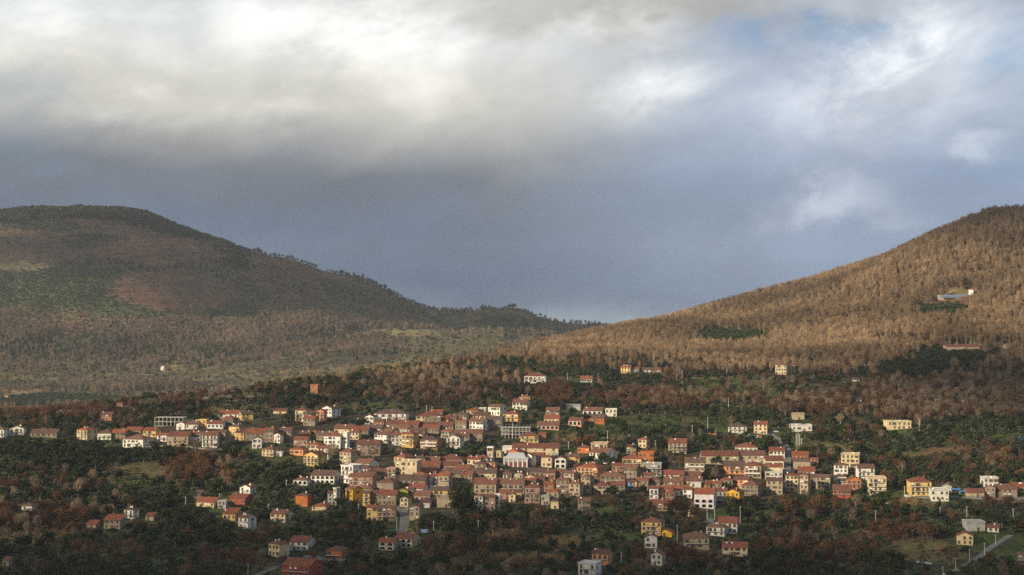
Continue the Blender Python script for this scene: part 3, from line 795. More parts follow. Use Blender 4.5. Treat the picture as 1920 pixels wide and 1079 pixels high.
    # openings
    def put_windows(face, width, cols, rows, cx=0.0):
        hs = H / rows
        for r_ in range(rows):
            if 'b' in feat and face == 0 and r_ >= 1:
                lw = width * rnd.choice((0.6, 0.85, 0.95))
                bm_ = PARA if 'p' in feat else BALC
                ba = link('balcony', bm_, root, (0, -hy, hs * r_ + .12), (0, 0, 0), (lw, 1, 1), (0.62, 0.59, 0.54))
            for c_ in range(cols):
                if rnd.random() < 0.10: continue
                fx = -width / 2 + width * (c_ + .5) / cols + rnd.uniform(-.25, .25)
                ww = min(rnd.uniform(1.1, 1.4), width / cols * 0.55); wh = min(rnd.uniform(1.5, 1.9), hs * 0.62)
                zz = hs * r_ + hs * .54
                if 'b' in feat and face == 0 and r_ >= 1: wh = min(2.2, hs * .76); zz = hs * r_ + .16 + wh / 2
                kd = rnd.choices(('plain', 'shuttered', 'closed', 'blind'), (.5, .2, .2, .1))[0]
                if kd == 'shuttered' and width / cols < 2.4: kd = 'plain'
                if face == 0: loc, ro = (fx, -hy, zz), 0
                elif face == 1: loc, ro = (hx, fx, zz), math.pi / 2
                else: loc, ro = (-hx, -fx, zz), -math.pi / 2
                link('window', WIN[kd], root, loc, (0, 0, ro), (ww, 1, wh))
    rows = st
    if 'n' not in feat:
        if 'a' in feat:
            na = max(2, int(w / 3.2)); hs = H / rows
            for r_ in range(min(2, rows)):
                for c_ in range(na):
                    link('arch', ARCH, root, (-w / 2 + w * (c_ + .5) / na, -hy, hs * (r_ + .5)), (0, 0, 0), (w / na * .68, 1, hs * .72))
        else:
            put_windows(0, w, max(1, min(5 if Wp > 18 else 4, int(round(w / 3.1)))), rows)
        if abs(yaw) >= 8 and d * abs(math.sin(th)) * F / y > 6:
            put_windows(1 if yaw < 0 else 3, d, 1 if d < 9 else 2, max(1, rows - (0 if rnd.random() < .6 else 1)))
        if 'a' not in feat and 'b' not in feat and rnd.random() < .6:
            link('door', DOOR, root, (rnd.uniform(-.3, .3) * w, -hy - .02, 0.0), (0, 0, 0), (1.1, 1, 2.1))
    else:
        link('door', DOOR, root, (rnd.uniform(-.2, .2) * w, -hy - .02, 0.0), (0, 0, 0), (1.3, 1, min(2.1, H * .8)))
    if ('c' in feat or (rnd.random() < .6 and w > 6)) and roof != 's' and not big:
        zc = H + rise * .55 + .4
        link('chimney', CHIM, rf, (rnd.choice((-.55, -.3, .3, .55)) * hx * (0.7 if roof == 'h' else 1), rnd.uniform(-.3, .2) * hy, zc), None, (1, 1, 1), rnd.choice(((0.7, .68, .63), (.5, .4, .3), (0.35, .2, .14))))
    nd = rnd.choices((0, 1, 2), (.55, .33, .12))[0] if w > 6 else 0
    for i in range(nd):
        link('satellite_dish', DISH, rf, (rnd.uniform(-.8, .8) * hx, rnd.uniform(-.5, .1) * hy, H + rise * .6 + .6), (0, 0, R(-25) - th))
    rec = dict(o=root, u=uc, v=(vt + vb) / 2, box=(u0, u1, vt, vb), D=y, st=st, wall=wall, roof=roof, feat=feat, mark=mark, name=kindname, c=(c.x, c.y), r=math.hypot(w, d) / 2, note=note, w=Wp)
    HOUSES.append(rec)
    return root, H, hx, hy, rise

# --- the buildings one by one: u0, u1, roof top, foot, wall, roof form, yaw, features, landmark phrase
LIST = [
    # left row along the road
    (-14, 9, 801, 822, 'W', 'h', -8, 'b', None), (17, 45, 798, 817, 'W', 'G', 6, 'b', 'the white gabled house at the left edge'),
    (57, 107, 805, 820, 'S', 'g', 2, '', 'the long low stone farmhouse'), (136, 172, 801, 825, 'C', 'h', -30, 'b', 'the tall cream house on the left road'),
    (181, 210, 806, 825, 'W', 'h', -6, 'b', None), (208, 236, 805, 824, 'S', 'g', -5, '', None), (233, 266, 801, 817, 'S', 'g', -8, '', None),
    (223, 276, 816, 840, 'W', 'h', -18, 'bp', 'the broad white balcony villa'), (266, 295, 802, 820, 'Y', 'g', -10, 'b', 'the two-tone yellow house on the left road'),
    (293, 313, 812, 829, 'W', 'g', -5, 'b', None), (312, 354, 810, 834, 'B', 'g', -4, 'b', None), (329, 348, 791, 806, 'W', 'G', -10, 'n', None),
    (347, 371, 790, 805, 'W', 'g', -6, '', None), (368, 388, 788, 801, 'Y', 'f', -6, '', None), (387, 419, 789, 804, 'W', 'g', -4, '', None),
    (413, 440, 780, 799, 'S', 'h', -12, '', None), (408, 449, 770, 784, 'W', 'g', -4, 'b', None), (449, 478, 771, 788, 'Y', 'g', 20, '', None),
    (353, 378, 809, 829, 'W', 'g', -14, '', None), (377, 409, 809, 839, 'W', 'g', -6, 'b', None), (405, 426, 807, 836, 'S', 'g', -22, '', None),
    (423, 455, 795, 818, 'Y', 'h', -28, '', None), (440, 459, 807, 826, 'Y', 'g', -8, '', None), (457, 481, 805, 826, 'S', 'g', -6, '', None),
    (183, 212, 773, 789, 'T', 'g', -12, '', 'the lone brick house above the left road'),
    # upper left cluster
    (549, 579, 764, 791, 'C', 'h', -18, 'b', 'the cream and yellow villa on the upper slope'), (577, 593, 771, 785, 'G', 'g', -4, '', None),
    (592, 608, 768, 789, 'P', 'G', -14, 'b', None), (598, 628, 761, 781, 'W', 'G', -34, '', None), (566, 593, 780, 799, 'S', 'g', -12, '', None),
    (512, 537, 766, 776, 'C', 'g', -2, 'n', None), (580, 598, 722, 739, 'T', 'f', -12, 'n', None),
    # west end of the upper village
    (511, 528, 812, 831, 'W', 'G', -24, '', None), (472, 491, 819, 841, 'W', 'G', 4, '', None), (459, 498, 804, 828, 'S', 'g', -3, '', None),
    (496, 514, 802, 830, 'S', 'g', -8, '', None), (522, 548, 802, 828, 'S', 'g', -10, '', None), (485, 519, 837, 856, 'C', 'h', -24, 'c', None),
    (514, 529, 848, 856, 'W', 'f', -4, 'n', None), (579, 598, 806, 821, 'Y', 'h', -30, '', None), (559, 582, 809, 823, 'S', 'g', -8, '', None),
    (592, 622, 810, 824, 'S', 'g', -12, '', None), (606, 640, 812, 838, 'W', 'h', -14, '', None), (637, 652, 812, 838, 'W', 'f', -16, '', 'the plain white tower house'),
    (549, 578, 819, 836, 'K', 'g', -6, '', None), (569, 604, 829, 849, 'C', 'h', -22, '', None), (540, 572, 837, 854, 'P', 'h', -14, 'c', None),
    (562, 604, 847, 874, 'Y', 'G', -24, 'b', 'the big yellow gabled house'), (593, 618, 836, 861, 'W', 'g', -12, 'c', None),
    (630, 665, 842, 868, 'B', 'h', -36, '', None), (667, 714, 826, 854, 'S', 'g', -3, '', 'the ruined stone house'), (713, 731, 826, 846, 'B', 'G', -30, '', None),
    (694, 734, 809, 828, 'W', 'g', -42, '', 'the pale house with a wide blank gable'), (750, 778, 809, 837, 'Y', 'h', -20, 'b', 'the bright yellow block of the upper village'),
    (653, 673, 807, 822, 'C', 'g', -12, '', None), (626, 663, 797, 812, 'C', 'g', -8, '', None), (683, 702, 778, 795, 'W', 'G', -20, '', None),
    (702, 760, 769, 787, 'W', 'h', -6, 'b', 'the long white house crowning the upper village'), (655, 690, 800, 816, 'S', 'g', -6, '', None), (676, 716, 797, 812, 'S', 'g', -14, '', None),
    (700, 722, 786, 800, 'P', 'g', -18, '', None), (724, 762, 788, 803, 'S', 'g', -6, '', None), (748, 785, 790, 806, 'S', 'g', -10, '', None),
    (732, 768, 798, 812, 'G', 'g', -26, '', None), (716, 740, 803, 818, 'Y', 'g', -26, '', None), (733, 756, 811, 833, 'G', 'g', -8, '', None),
    (770, 796, 803, 818, 'S', 'g', -8, '', None), (778, 812, 792, 806, 'S', 'g', -6, '', None),
    (780, 827, 774, 790, 'C', 'h', -8, '', None), (795, 827, 784, 800, 'S', 'f', -12, '', None), (802, 830, 769, 780, 'G', 's', -6, 'n', None), (814, 843, 783, 800, 'Y', 'h', -22, '', None), (817, 848, 792, 808, 'K', 'g', -4, '', None),
    (792, 823, 797, 810, 'S', 'g', -8, '', None), (772, 793, 812, 830, 'C', 'G', -6, 'a', None), (787, 821, 818, 841, 'T', 'h', -10, 'bp', 'the orange brick house with white balconies'),
    (836, 864, 816, 839, 'W', 'G', -12, 'b', 'the cream-white gabled house below the upper village'), (826, 848, 805, 819, 'G', 'h', -14, '', None), (842, 868, 807, 820, 'S', 'g', -6, '', None),
    (853, 877, 773, 788, 'S', 'h', -10, '', None), (852, 876, 786, 811, 'S', 'h', -18, '', None), (836, 856, 779, 794, 'S', 'g', -10, '', None), (876, 909, 784, 809, 'W', 'g', -20, '', None),
    (897, 911, 766, 776, 'W', 'f', -5, '', None), (873, 898, 765, 781, 'B', 'h', -14, '', None), (887, 915, 773, 788, 'C', 'g', -8, '', None), (911, 941, 781, 804, 'S', 'g', -10, '', None),
    (909, 944, 758, 779, 'W', 'g', -32, '', 'the big white house at the top of the village'), (940, 975, 771, 798, 'Y', 'h', -16, 'b', 'the tall yellow house at the top of the village'),
    (958, 991, 748, 768, 'W', 'g', -10, '', None), (971, 996, 741, 753, 'Y', 'h', -16, '', None), (855, 880, 812, 828, 'S', 'g', -8, '', None), (873, 904, 806, 826, 'S', 'g', -6, '', None),
    (974, 1011, 810, 830, 'Y', 'h', -6, 'b', 'the yellow house with white columns'), (1010, 1024, 811, 827, 'T', 'g', -6, '', None),
    (1005, 1050, 791, 806, 'M', 'g', -6, 'a', 'the salmon pink house with arches'), (1022, 1050, 764, 780, 'S', 'g', -8, '', None), (1018, 1050, 778, 795, 'C', 'g', -8, '', None),
    (1062, 1094, 783, 799, 'P', 'g', -20, 'a', None), (1092, 1138, 777, 794, 'O', 'g', -14, '', 'the long orange house above the olive slope'),
    (1089, 1132, 764, 779, 'W', 'g', -16, 'a', None), (1061, 1089, 760, 769, 'G', 'f', -2, 'n', None), (1134, 1157, 768, 781, 'W', 'f', -4, '', None),
    # centre: church square and school
    (959, 1049, 832, 854, 'C', 'g', -3, '', 'the long school with a red roof'), (941, 961, 838, 850, 'W', 'f', -6, 'n', None), (944, 980, 842, 858, 'O', 'G', -26, 'n', 'the plain orange gabled hall'),
    (930, 945, 847, 858, 'C', 'f', -4, '', None), (990, 1018, 850, 866, 'T', 'g', -6, '', None), (1014, 1035, 854, 874, 'C', 'h', -14, '', 'the square cream house by the church'), (1034, 1046, 852, 870, 'G', 'f', -6, 'b', None),
    (1040, 1061, 857, 876, 'W', 'G', -10, 'a', None), (983, 1000, 851, 870, 'W', 'G', -40, 'n', None), (1060, 1086, 851, 866, 'Y', 'g', -8, '', None), (1080, 1108, 834, 850, 'O', 'h', -16, 'b', None),
    (1106, 1141, 832, 848, 'C', 'f', -8, 'b', None), (1098, 1146, 841, 866, 'W', 'g', -34, '', None), (1148, 1168, 869, 882, 'T', 'g', -4, '', None),
    (1173, 1194, 834, 852, 'S', 'g', -10, '', None), (1193, 1216, 820, 840, 'C', 'h', -24, '', None), (1250, 1290, 823, 850, 'B', 'g', -10, 'b', 'the big beige block above the orange house'),
    (1167, 1203, 854, 875, 'Y', 'h', -10, 'b', 'the yellow half of the yellow and orange pair'), (1196, 1226, 850, 874, 'O', 'f', -10, '', 'the bright orange house'),
    (1284, 1321, 859, 892, 'B', 'g', -8, 'bp', 'the beige apartment block with long balconies'), (1318, 1382, 847, 869, 'B', 'g', -3, 'b', None), (1327, 1344, 806, 816, 'O', 's', -6, 'n', None),
    (1362, 1403, 793, 812, 'W', 'h', -12, 'b', None), (1411, 1441, 790, 814, 'C', 'g', -14, '', 'the cream house by the car park'), (1484, 1523, 798, 809, 'W', 'f', -2, '', None), (1485, 1509, 776, 787, 'B', 'f', -6, 'n', None),
    # core rows
    (660, 698, 862, 882, 'W', 'g', -26, '', None), (634, 668, 874, 904, 'W', 'f', -30, 'b', 'the white block with stacked balconies'), (664, 697, 873, 889, 'W', 'h', -12, '', None), (651, 701, 886, 909, 'K', 'g', -16, 'b', None),
    (686, 706, 896, 907, 'W', 'g', -6, '', None), (695, 730, 879, 896, 'S', 'g', -6, '', None), (727, 741, 879, 900, 'K', 'f', -4, 'b', None), (740, 783, 866, 899, 'C', 'f', -10, '', 'the big cream block'),
    (733, 766, 852, 871, 'Y', 'h', -34, 'b', None), (577, 633, 883, 907, 'W', 'g', -12, 'a', 'the white villa with a broad orange roof'), (547, 579, 895, 910, 'W', 'h', -12, 'a', None),
    (551, 580, 925, 950, 'O', 'h', -16, 'n', 'the orange brick block in the olive grove'), (582, 614, 944, 957, 'C', 'h', -10, '', None), (622, 634, 916, 949, 'W', 'f', -40, '', 'the narrow white tower house'),
    (614, 624, 922, 948, 'G', 's', -4, '', None), (639, 671, 912, 943, 'E', 'g', -46, '', None), (668, 699, 909, 926, 'S', 'h', -10, 'n', None), (705, 740, 898, 919, 'S', 'h', -14, 'n', None),
    (747, 798, 892, 914, 'S', 'g', -10, '', None), (757, 795, 908, 926, 'W', 'g', -12, '', None), (743, 766, 916, 935, 'N', 'G', -14, 'n', 'the house with a lime green gable'), (762, 776, 915, 934, 'S', 'g', -12, '', None),
    (747, 768, 931, 957, 'C', 'G', -16, '', 'the slim cream gabled house at the road head'), (679, 694, 921, 949, 'Y', 'g', -6, 'b', None), (692, 708, 920, 946, 'K', 'g', -4, '', None), (705, 745, 920, 948, 'S', 'g', -8, '', None),
    (687, 708, 947, 977, 'Y', 'g', -4, '', 'the pale yellow front-row house'), (707, 725, 948, 977, 'K', 'g', -4, 'b', None), (724, 742, 948, 976, 'K', 'g', -4, '', None),
    (775, 807, 922, 939, 'K', 'g', -12, '', None), (775, 807, 936, 952, 'W', 'g', -6, '', None), (766, 788, 947, 976, 'B', 'G', -10, '', 'the house with a garage beside the road'),
    (803, 842, 913, 943, 'Y', 'g', -10, 'b', 'the yellow brick-trimmed block'), (817, 849, 934, 952, 'B', 'f', -8, 'n', None), (887, 908, 927, 956, 'W', 'h', -20, '', 'the white corner house of the front row'),
    (907, 929, 927, 957, 'K', 'g', -4, '', None), (927, 937, 928, 956, 'W', 'f', -6, 'b', None), (980, 1016, 907, 944, 'K', 'h', -14, 'b', 'the tall dull pink apartment block'),
    (821, 867, 854, 870, 'S', 'h', -8, '', None), (796, 823, 857, 871, 'K', 'g', -6, '', None), (770, 798, 855, 872, 'S', 'h', -12, '', None), (876, 901, 857, 870, 'C', 'g', -10, '', None), (893, 913, 855, 868, 'W', 'g', -4, '', None),
    (888, 911, 866, 881, 'S', 'h', -10, '', None), (910, 929, 863, 879, 'P', 'h', -14, '', None), (787, 823, 866, 882, 'S', 'g', -4, '', None), (825, 859, 866, 882, 'S', 'g', -8, '', None), (855, 881, 872, 886, 'W', 'g', -16, '', None),
    (780, 816, 878, 895, 'S', 'g', -6, '', None), (815, 851, 879, 895, 'S', 'h', -12, '', None), (848, 881, 878, 896, 'K', 'g', -4, '', None), (880, 929, 879, 904, 'C', 'g', -5, '', 'the long cream row of the old town'),
    (846, 868, 883, 908, 'S', 'g', -6, '', None), (862, 886, 885, 909, 'S', 'g', -10, '', None), (772, 801, 886, 905, 'S', 'h', -10, '', None), (799, 819, 889, 911, 'W', 'g', -6, 'b', None), (820, 843, 887, 918, 'B', 'g', -16, 'b', None),
    (930, 953, 883, 899, 'S', 'g', -6, '', None), (943, 959, 887, 904, 'W', 'g', -12, '', None), (962, 981, 886, 904, 'B', 'G', -12, '', None), (934, 981, 899, 923, 'B', 'g', -5, 'b', None), (984, 1002, 890, 906, 'C', 'G', -6, 'n', None),
    (984, 1004, 897, 914, 'S', 'g', -6, 'n', None), (994, 1021, 879, 893, 'S', 'g', -6, '', None), (1018, 1041, 882, 896, 'K', 'g', -10, '', None), (1040, 1061, 881, 895, 'S', 'g', -12, '', None), (1055, 1079, 884, 904, 'B', 'g', -34, '', None),
    (1005, 1021, 893, 909, 'S', 'g', -6, '', None), (1020, 1036, 895, 908, 'C', 'g', -6, 'n', None), (1020, 1038, 904, 920, 'T', 'g', -6, '', None), (1042, 1068, 895, 924, 'S', 'h', -10, '', 'the stone house with white shutters'), (1065, 1089, 903, 928, 'B', 'h', -20, '', None),
    (1087, 1109, 891, 923, 'B', 'h', -30, '', None), (1105, 1122, 896, 918, 'S', 'g', -6, '', None), (1077, 1125, 869, 904, 'P', 'h', -26, 'b', 'the peach apartment block'), (890, 929, 899, 924, 'B', 'g', -4, 'b', None),
    (936, 956, 919, 934, 'K', 'g', -6, '', None), (953, 967, 925, 942, 'C', 'G', -10, '', None), (963, 978, 919, 933, 'B', 'g', -6, 'n', None), (1014, 1031, 931, 947, 'G', 'f', -6, '', None), (1024, 1048, 917, 939, 'B', 'h', -12, 'b', None),
    (1031, 1049, 936, 955, 'C', 'h', -12, 'n', 'the small cream pavilion at the village foot'), (1082, 1108, 934, 957, 'S', 'g', -8, '', 'the stone house standing alone below the village'),
    (1100, 1129, 884, 899, 'K', 'h', -10, '', None), (1125, 1171, 885, 912, 'S', 'h', -8, '', None), (1111, 1146, 904, 924, 'B', 'h', -14, '', None), (1146, 1171, 904, 924, 'S', 'g', -6, '', None), (1168, 1196, 872, 899, 'S', 'g', -18, '', None),
    (1193, 1208, 877, 895, 'B', 'g', -6, '', None), (1205, 1239, 871, 892, 'G', 'f', -6, 'b', None), (1207, 1226, 887, 900, 'S', 'g', -6, '', None), (1194, 1216, 896, 917, 'S', 'g', -12, '', None), (1215, 1237, 896, 914, 'S', 'h', -10, '', None),
    (1186, 1195, 901, 917, 'P', 'g', -20, '', None), (1177, 1188, 901, 917, 'U', 'g', -6, '', 'the small blue house'), (1247, 1281, 883, 901, 'C', 'g', -4, '', None), (1285, 1313, 885, 900, 'S', 'g', -6, '', None), (1244, 1281, 896, 916, 'S', 'g', -10, '', None),
    (1279, 1316, 895, 916, 'C', 'g', -14, '', None), (1295, 1314, 906, 922, 'W', 'f', -6, '', None), (1312, 1331, 904, 922, 'T', 'g', -6, '', None), (1327, 1353, 902, 922, 'S', 'g', -12, '', None), (1351, 1374, 896, 916, 'S', 'h', -12, '', None),
    (1233, 1261, 912, 932, 'Y', 'g', -10, '', 'the yellow house among brown trees'), (1218, 1234, 912, 934, 'W', 'g', -6, 'b', None), (1257, 1291, 912, 927, 'W', 'g', -12, '', None), (1247, 1265, 921, 939, 'K', 'h', -10, '', None), (1280, 1298, 914, 932, 'W', 'g', -12, '', None),
    (1339, 1363, 916, 937, 'G', 'g', -8, 'b', None), (1297, 1343, 917, 953, 'W', 'g', -14, 'a', 'the white house with two rows of arches'), (1222, 1253, 937, 958, 'B', 'g', -8, '', None), (1289, 1301, 953, 969, 'C', 'G', -12, 'n', None),
    (1356, 1392, 917, 944, 'E', 'G', -30, '', 'the bright gold house'), (1372, 1406, 894, 915, 'P', 'g', -28, '', None), (1386, 1425, 903, 929, 'S', 'h', -24, '', None),
    # east end
    (1375, 1423, 831, 849, 'W', 'h', -10, 'b', None), (1377, 1434, 846, 869, 'B', 'g', -8, '', None), (1359, 1396, 866, 887, 'P', 'g', -6, 'b', None), (1395, 1428, 866, 894, 'B', 'h', -12, 'bp', None),
    (1441, 1473, 839, 860, 'W', 'g', -8, '', None), (1434, 1471, 856, 879, 'W', 'g', -6, 'n', 'the tall white stepped block'), (1435, 1469, 869, 894, 'C', 'g', -6, 'n', None), (1434, 1468, 886, 901, 'W', 'f', -6, '', None), (1435, 1469, 896, 927, 'B', 'g', -10, '', None),
    (1483, 1518, 847, 870, 'O', 'g', -12, '', None), (1487, 1521, 859, 882, 'B', 'g', -8, 'n', None), (1520, 1534, 858, 874, 'P', 'g', -10, '', None), (1471, 1499, 887, 922, 'C', 'h', -14, '', 'the tall cream house with a hipped roof'), (1497, 1518, 888, 927, 'B', 'h', -30, '', None),
    (1516, 1540, 890, 912, 'S', 'g', -8, '', None), (1496, 1530, 876, 893, 'K', 'g', -8, '', None), (1527, 1559, 890, 917, 'B', 'g', -18, '', None), (1574, 1614, 852, 885, 'C', 'f', -16, '', 'the four storey cream block at the east end'), (1563, 1591, 868, 894, 'W', 'h', -10, '', None),
    (1607, 1641, 871, 900, 'W', 'g', -6, 'b', 'the white block with a bright orange roof'), (1561, 1589, 889, 912, 'W', 'h', -12, 'b', None), (1587, 1616, 894, 924, 'O', 'G', -10, 'b', 'the orange gabled house at the east end'), (1558, 1599, 910, 935, 'R', 'g', -14, 'b', 'the dark red house at the east end'),
    (1627, 1664, 897, 928, 'C', 'f', -8, 'b', 'the cream house with glazed balconies'), (1663, 1709, 791, 805, 'C', 'f', -2, '', 'the low cream sports hall with roof panels'), (1705, 1748, 895, 930, 'Y', 'h', -6, 'b', 'the large yellow house on the right road'),
    (1744, 1781, 919, 940, 'W', 'f', -8, '', None), (1761, 1787, 907, 921, 'G', 'G', -20, 'n', None), (1843, 1873, 897, 914, 'W', 'f', -6, '', None), (1844, 1869, 910, 932, 'S', 'G', -26, '', None), (1868, 1909, 909, 932, 'S', 'g', -8, '', None),
    (1812, 1846, 917, 932, 'B', 'g', -4, 'n', None), (1900, 1940, 906, 924, 'Y', 'g', -8, '', None),
    # below the village
    (445, 474, 909, 929, 'W', 'G', -20, 'b', None), (424, 466, 927, 947, 'R', 'g', -18, '', 'the low dark red house on the left slope'), (361, 408, 934, 951, 'C', 'g', -16, '', 'the long low cream house in the left grove'), (407, 424, 940, 954, 'G', 'f', -6, '', None),
    (415, 444, 956, 976, 'Y', 's', -10, '', None), (440, 472, 965, 995, 'W', 'g', -30, 'b', 'the white two-balcony house in the left grove'), (500, 542, 957, 979, 'C', 'g', -24, '', None), (495, 533, 1014, 1044, 'C', 'h', -34, '', 'the pale yellow house at the lower left'),
    (539, 582, 1007, 1032, 'W', 'g', -12, '', 'the white stepped house at the lower left'), (607, 645, 1025, 1050, 'O', 'h', -14, 'b', 'the orange house at the lower left'), (518, 592, 1050, 1092, 'R', 'g', -22, 'b', 'the large dark red house at the bottom edge'), (361, 378, 921, 937, 'D', 's', -12, 'n', None),
    (707, 742, 1010, 1032, 'B', 'g', -12, 'a', None), (733, 780, 1001, 1026, 'C', 'g', -20, 'a', 'the cream house at the foot of the road'), (1198, 1244, 972, 1003, 'Y', 'h', -18, 'b', 'the yellow villa among red trees'), (1231, 1263, 992, 1006, 'E', 'G', -18, 'n', None),
    (1321, 1362, 982, 1005, 'W', 'h', -16, 'b', None), (1342, 1386, 971, 1000, 'W', 'g', -12, '', 'the large white house on the lower right'), (1280, 1332, 999, 1029, 'B', 'h', -6, 'b', 'the beige house with a broad hipped roof'), (1352, 1404, 1018, 1042, 'C', 'g', -10, '', 'the low cream house at the lower right'),
    (1208, 1233, 1002, 1028, 'W', 'G', -6, '', None), (1105, 1145, 1031, 1060, 'P', 'g', -20, 'b', 'the peach house near the bottom edge'), (1078, 1123, 1057, 1086, 'W', 'f', -24, 'b', 'the white flat-roofed house at the bottom edge'), (1217, 1245, 1035, 1060, 'W', 'G', -26, '', None),
    (1791, 1827, 998, 1022, 'C', 'G', -20, '', 'the cream gabled house at the lower right'), (1812, 1848, 980, 996, 'G', 'f', -4, 'n', 'the grey farm shed'), (1849, 1875, 984, 998, 'W', 'g', -16, '', None), (1906, 1930, 1036, 1060, 'S', 'g', -20, '', None),
    (228, 254, 952, 973, 'W', 'h', -22, 'b', 'the small white house in the left grove'), (193, 227, 968, 992, 'S', 's', -6, '', None), (39, 62, 944, 957, 'W', 'h', -8, '', None), (3, 18, 1046, 1062, 'B', 's', -10, 'n', None), (272, 289, 963, 976, 'B', 's', -6, 'n', None), (160, 181, 979, 990, 'K', 's', -8, 'n', None),
    # upland and hillside
    (981, 1025, 699, 719, 'W', 'h', -6, 'b', 'the white villa on the upland'), (1088, 1111, 705, 717, 'W', 'g', -4, '', None), (1162, 1184, 685, 700, 'Y', 'g', -16, '', 'the lit yellow upland farmhouse'), (1182, 1199, 688, 699, 'G', 'g', -8, '', None),
    (1203, 1221, 690, 698, 'W', 's', -4, 'n', None), (1222, 1240, 689, 698, 'C', 'g', -4, '', None), (1450, 1478, 679, 703, 'C', 'g', -20, '', 'the hillside house'), (1474, 1492, 681, 701, 'C', 'h', -14, '', None),
    (1599, 1612, 709, 716, 'W', 's', -6, 'n', None), (1606, 1616, 747, 755, 'W', 's', -6, 'n', None), (1804, 1813, 747, 754, 'W', 's', -6, 'n', None), (1772, 1838, 646, 655, 'B', 'g', -2, 'n', 'the long low hillside barn'),
    (1878, 1918, 647, 654, 'B', 'f', -2, 'n', None), (300, 311, 686, 695, 'W', 'G', -16, 'n', None), (4, 16, 740, 748, 'Y', 'g', -10, 'n', None), (218, 230, 755, 763, 'B', 'g', -8, 'n', None), (98, 128, 772, 779, 'D', 's', -4, 'n', None), (575, 590, 660, 666, 'K', 'g', -6, 'n', None),
]
for e in LIST:
    e = list(e)
    uc_, vc_ = (e[0] + e[1]) / 2, e[3]
    if (590 < uc_ < 940 and 780 < vc_ < 845) or (640 < uc_ < 1430 and 862 < vc_ < 940):
        gw = (e[1] - e[0]) * .07; e[0] -= gw; e[1] += gw; e[3] += 2.5; e[2] -= .5
    house(*e)

# ------------------------------------------------------------------ other structures
BLOCK = []         # footprints (x, y, radius) kept free of trees
THINGS = []        # small things that get their label from what stands next to them
def note(o, u, v, text, cat, group=None, r=3.0):
    THINGS.append(dict(o=o, u=u, v=v, text=text, cat=cat, group=group)); BLOCK.append((o.location.x, o.location.y, r))

def concrete_frame(u0, u1, vt, vb, floors, bays, label, roofgrid=False):
    x, y, z = hit((u0 + u1) / 2, vb); k = y / F
    w = (u1 - u0) * k; h = (vb - vt) * k; d = min(11, w * .6)
    root = link('unfinished_building', None, loc=(x, y + d / 2, z), rot=(0, 0, R(-5)))
    tag(root, label, 'building')
    for f in range(floors + 1):
        zz = h * f / floors if f else 0.05
        b = MB(); b.box(-w / 2, w / 2, -d / 2, d / 2, zz - .28, zz, 0); b.build('floor_slab', M['concrete'], root)
    for i in range(bays + 1):
        for yy in (-d / 2 + .35, d / 2 - .35):
            b = MB(); xx = -w / 2 + .3 + (w - .6) * i / bays
            b.box(xx - .22, xx + .22, yy - .22, yy + .22, -2, h - .281, 0); b.build('column', M['concrete'], root)
    if roofgrid:
        for i in range(bays + 1):
            b = MB(); xx = -w / 2 + .3 + (w - .6) * i / bays
            b.tube((xx, -d / 2, h), (xx, d / 2, h + 1.7), .12, .12, 4); b.build('rafter', M['steel'], root)
        for f in range(1, floors):
            b = MB(); zz = h * f / floors + 1.0
            b.box(-w / 2, w / 2, -d / 2 - .03, -d / 2 + .05, zz - .06, zz + .06, 0); b.build('guard_rail', M['steel'], root)
        b = MB(); b.tube((w * -.1, -d / 2 - 1.2, -.5), (w * -.1, -d / 2 - 1.2, h + 4), .25, .2, 6); b.build('hoist_mast', M['steel'], root)
    BLOCK.append((x, y + d / 2, math.hypot(w, d) / 2))
    BOXES.append((u0, u1, vt, vb, y))
BOXES = []
concrete_frame(290, 345, 783, 799, 2, 7, 'grey unfinished concrete frame with open floors above the left road')
concrete_frame(941, 995, 802, 822, 3, 8, 'open steel and concrete frame under construction below the tall yellow house', True)

def bell_tower(u0, u1, vt, vb, label, wall=(0.52, 0.44, 0.33)):
    x, y, z = hit((u0 + u1) / 2, vb); k = y / F
    w = (u1 - u0) * k * .92; h = (vb - vt) * k; a = w / 2
    root = link('bell_tower', None, loc=(x, y + a, z), rot=(0, 0, R(-14)))
    tag(root, label, 'tower')
    hb = h * .62
    b = MB(); b.box(-a, a, -a, a, -2.5, hb, 0); b.build('shaft', M['wall'], root, color=wall)
    b = MB(); b.box(-a - .2, a + .2, -a - .2, a + .2, hb, hb + .3, 0); b.build('cornice', M['trim'], root, color=(.7, .68, .64))
    for sx in (-1, 1):
        for sy in (-1, 1):
            b = MB(); b.box(sx * a - .35 if sx > 0 else -a, a if sx > 0 else -a + .35, sy * a - .35 if sy > 0 else -a, a if sy > 0 else -a + .35, hb + .3, h - .9, 0)
            b.build('pier', M['wall'], root, color=wall)
    b = MB(); b.box(-a + .45, a - .45, -a + .45, a - .45, hb + .31, h - .95, 0); b.build('belfry_core', M['shutter'], root)
    b = MB(); b.box(-a - .15, a + .15, -a - .15, a + .15, h - .9, h, 0); b.build('cap', M['trim'], root, color=(.78, .77, .74))
    b = MB(); b.box(a + .02, a + .12, -a * .6, a * .6, hb * .5, h - 1.2, 0); b.build('side_panel', M['steel'], root)
    for i in range(2):
        link('window', WIN['plain'], root, (0, -a, hb * (.25 + .4 * i)), (0, 0, 0), (.9, 1, 1.5))
    BLOCK.append((x, y + a, a * 1.6)); BOXES.append((u0, u1, vt, vb, y))
    HOUSES.append(dict(o=None, u=(u0 + u1) / 2, v=(vt + vb) / 2, box=(u0, u1, vt, vb), D=y, mark='the bell tower' if u0 > 800 else 'the small cream tower', c=(x, y), r=w))
bell_tower(914, 926, 838, 864, 'square bell tower with dark open belfry and white cap')
bell_tower(717, 727, 783, 802, 'small cream tower rising from the red roofs of the upper village', (0.7, 0.6, 0.42))

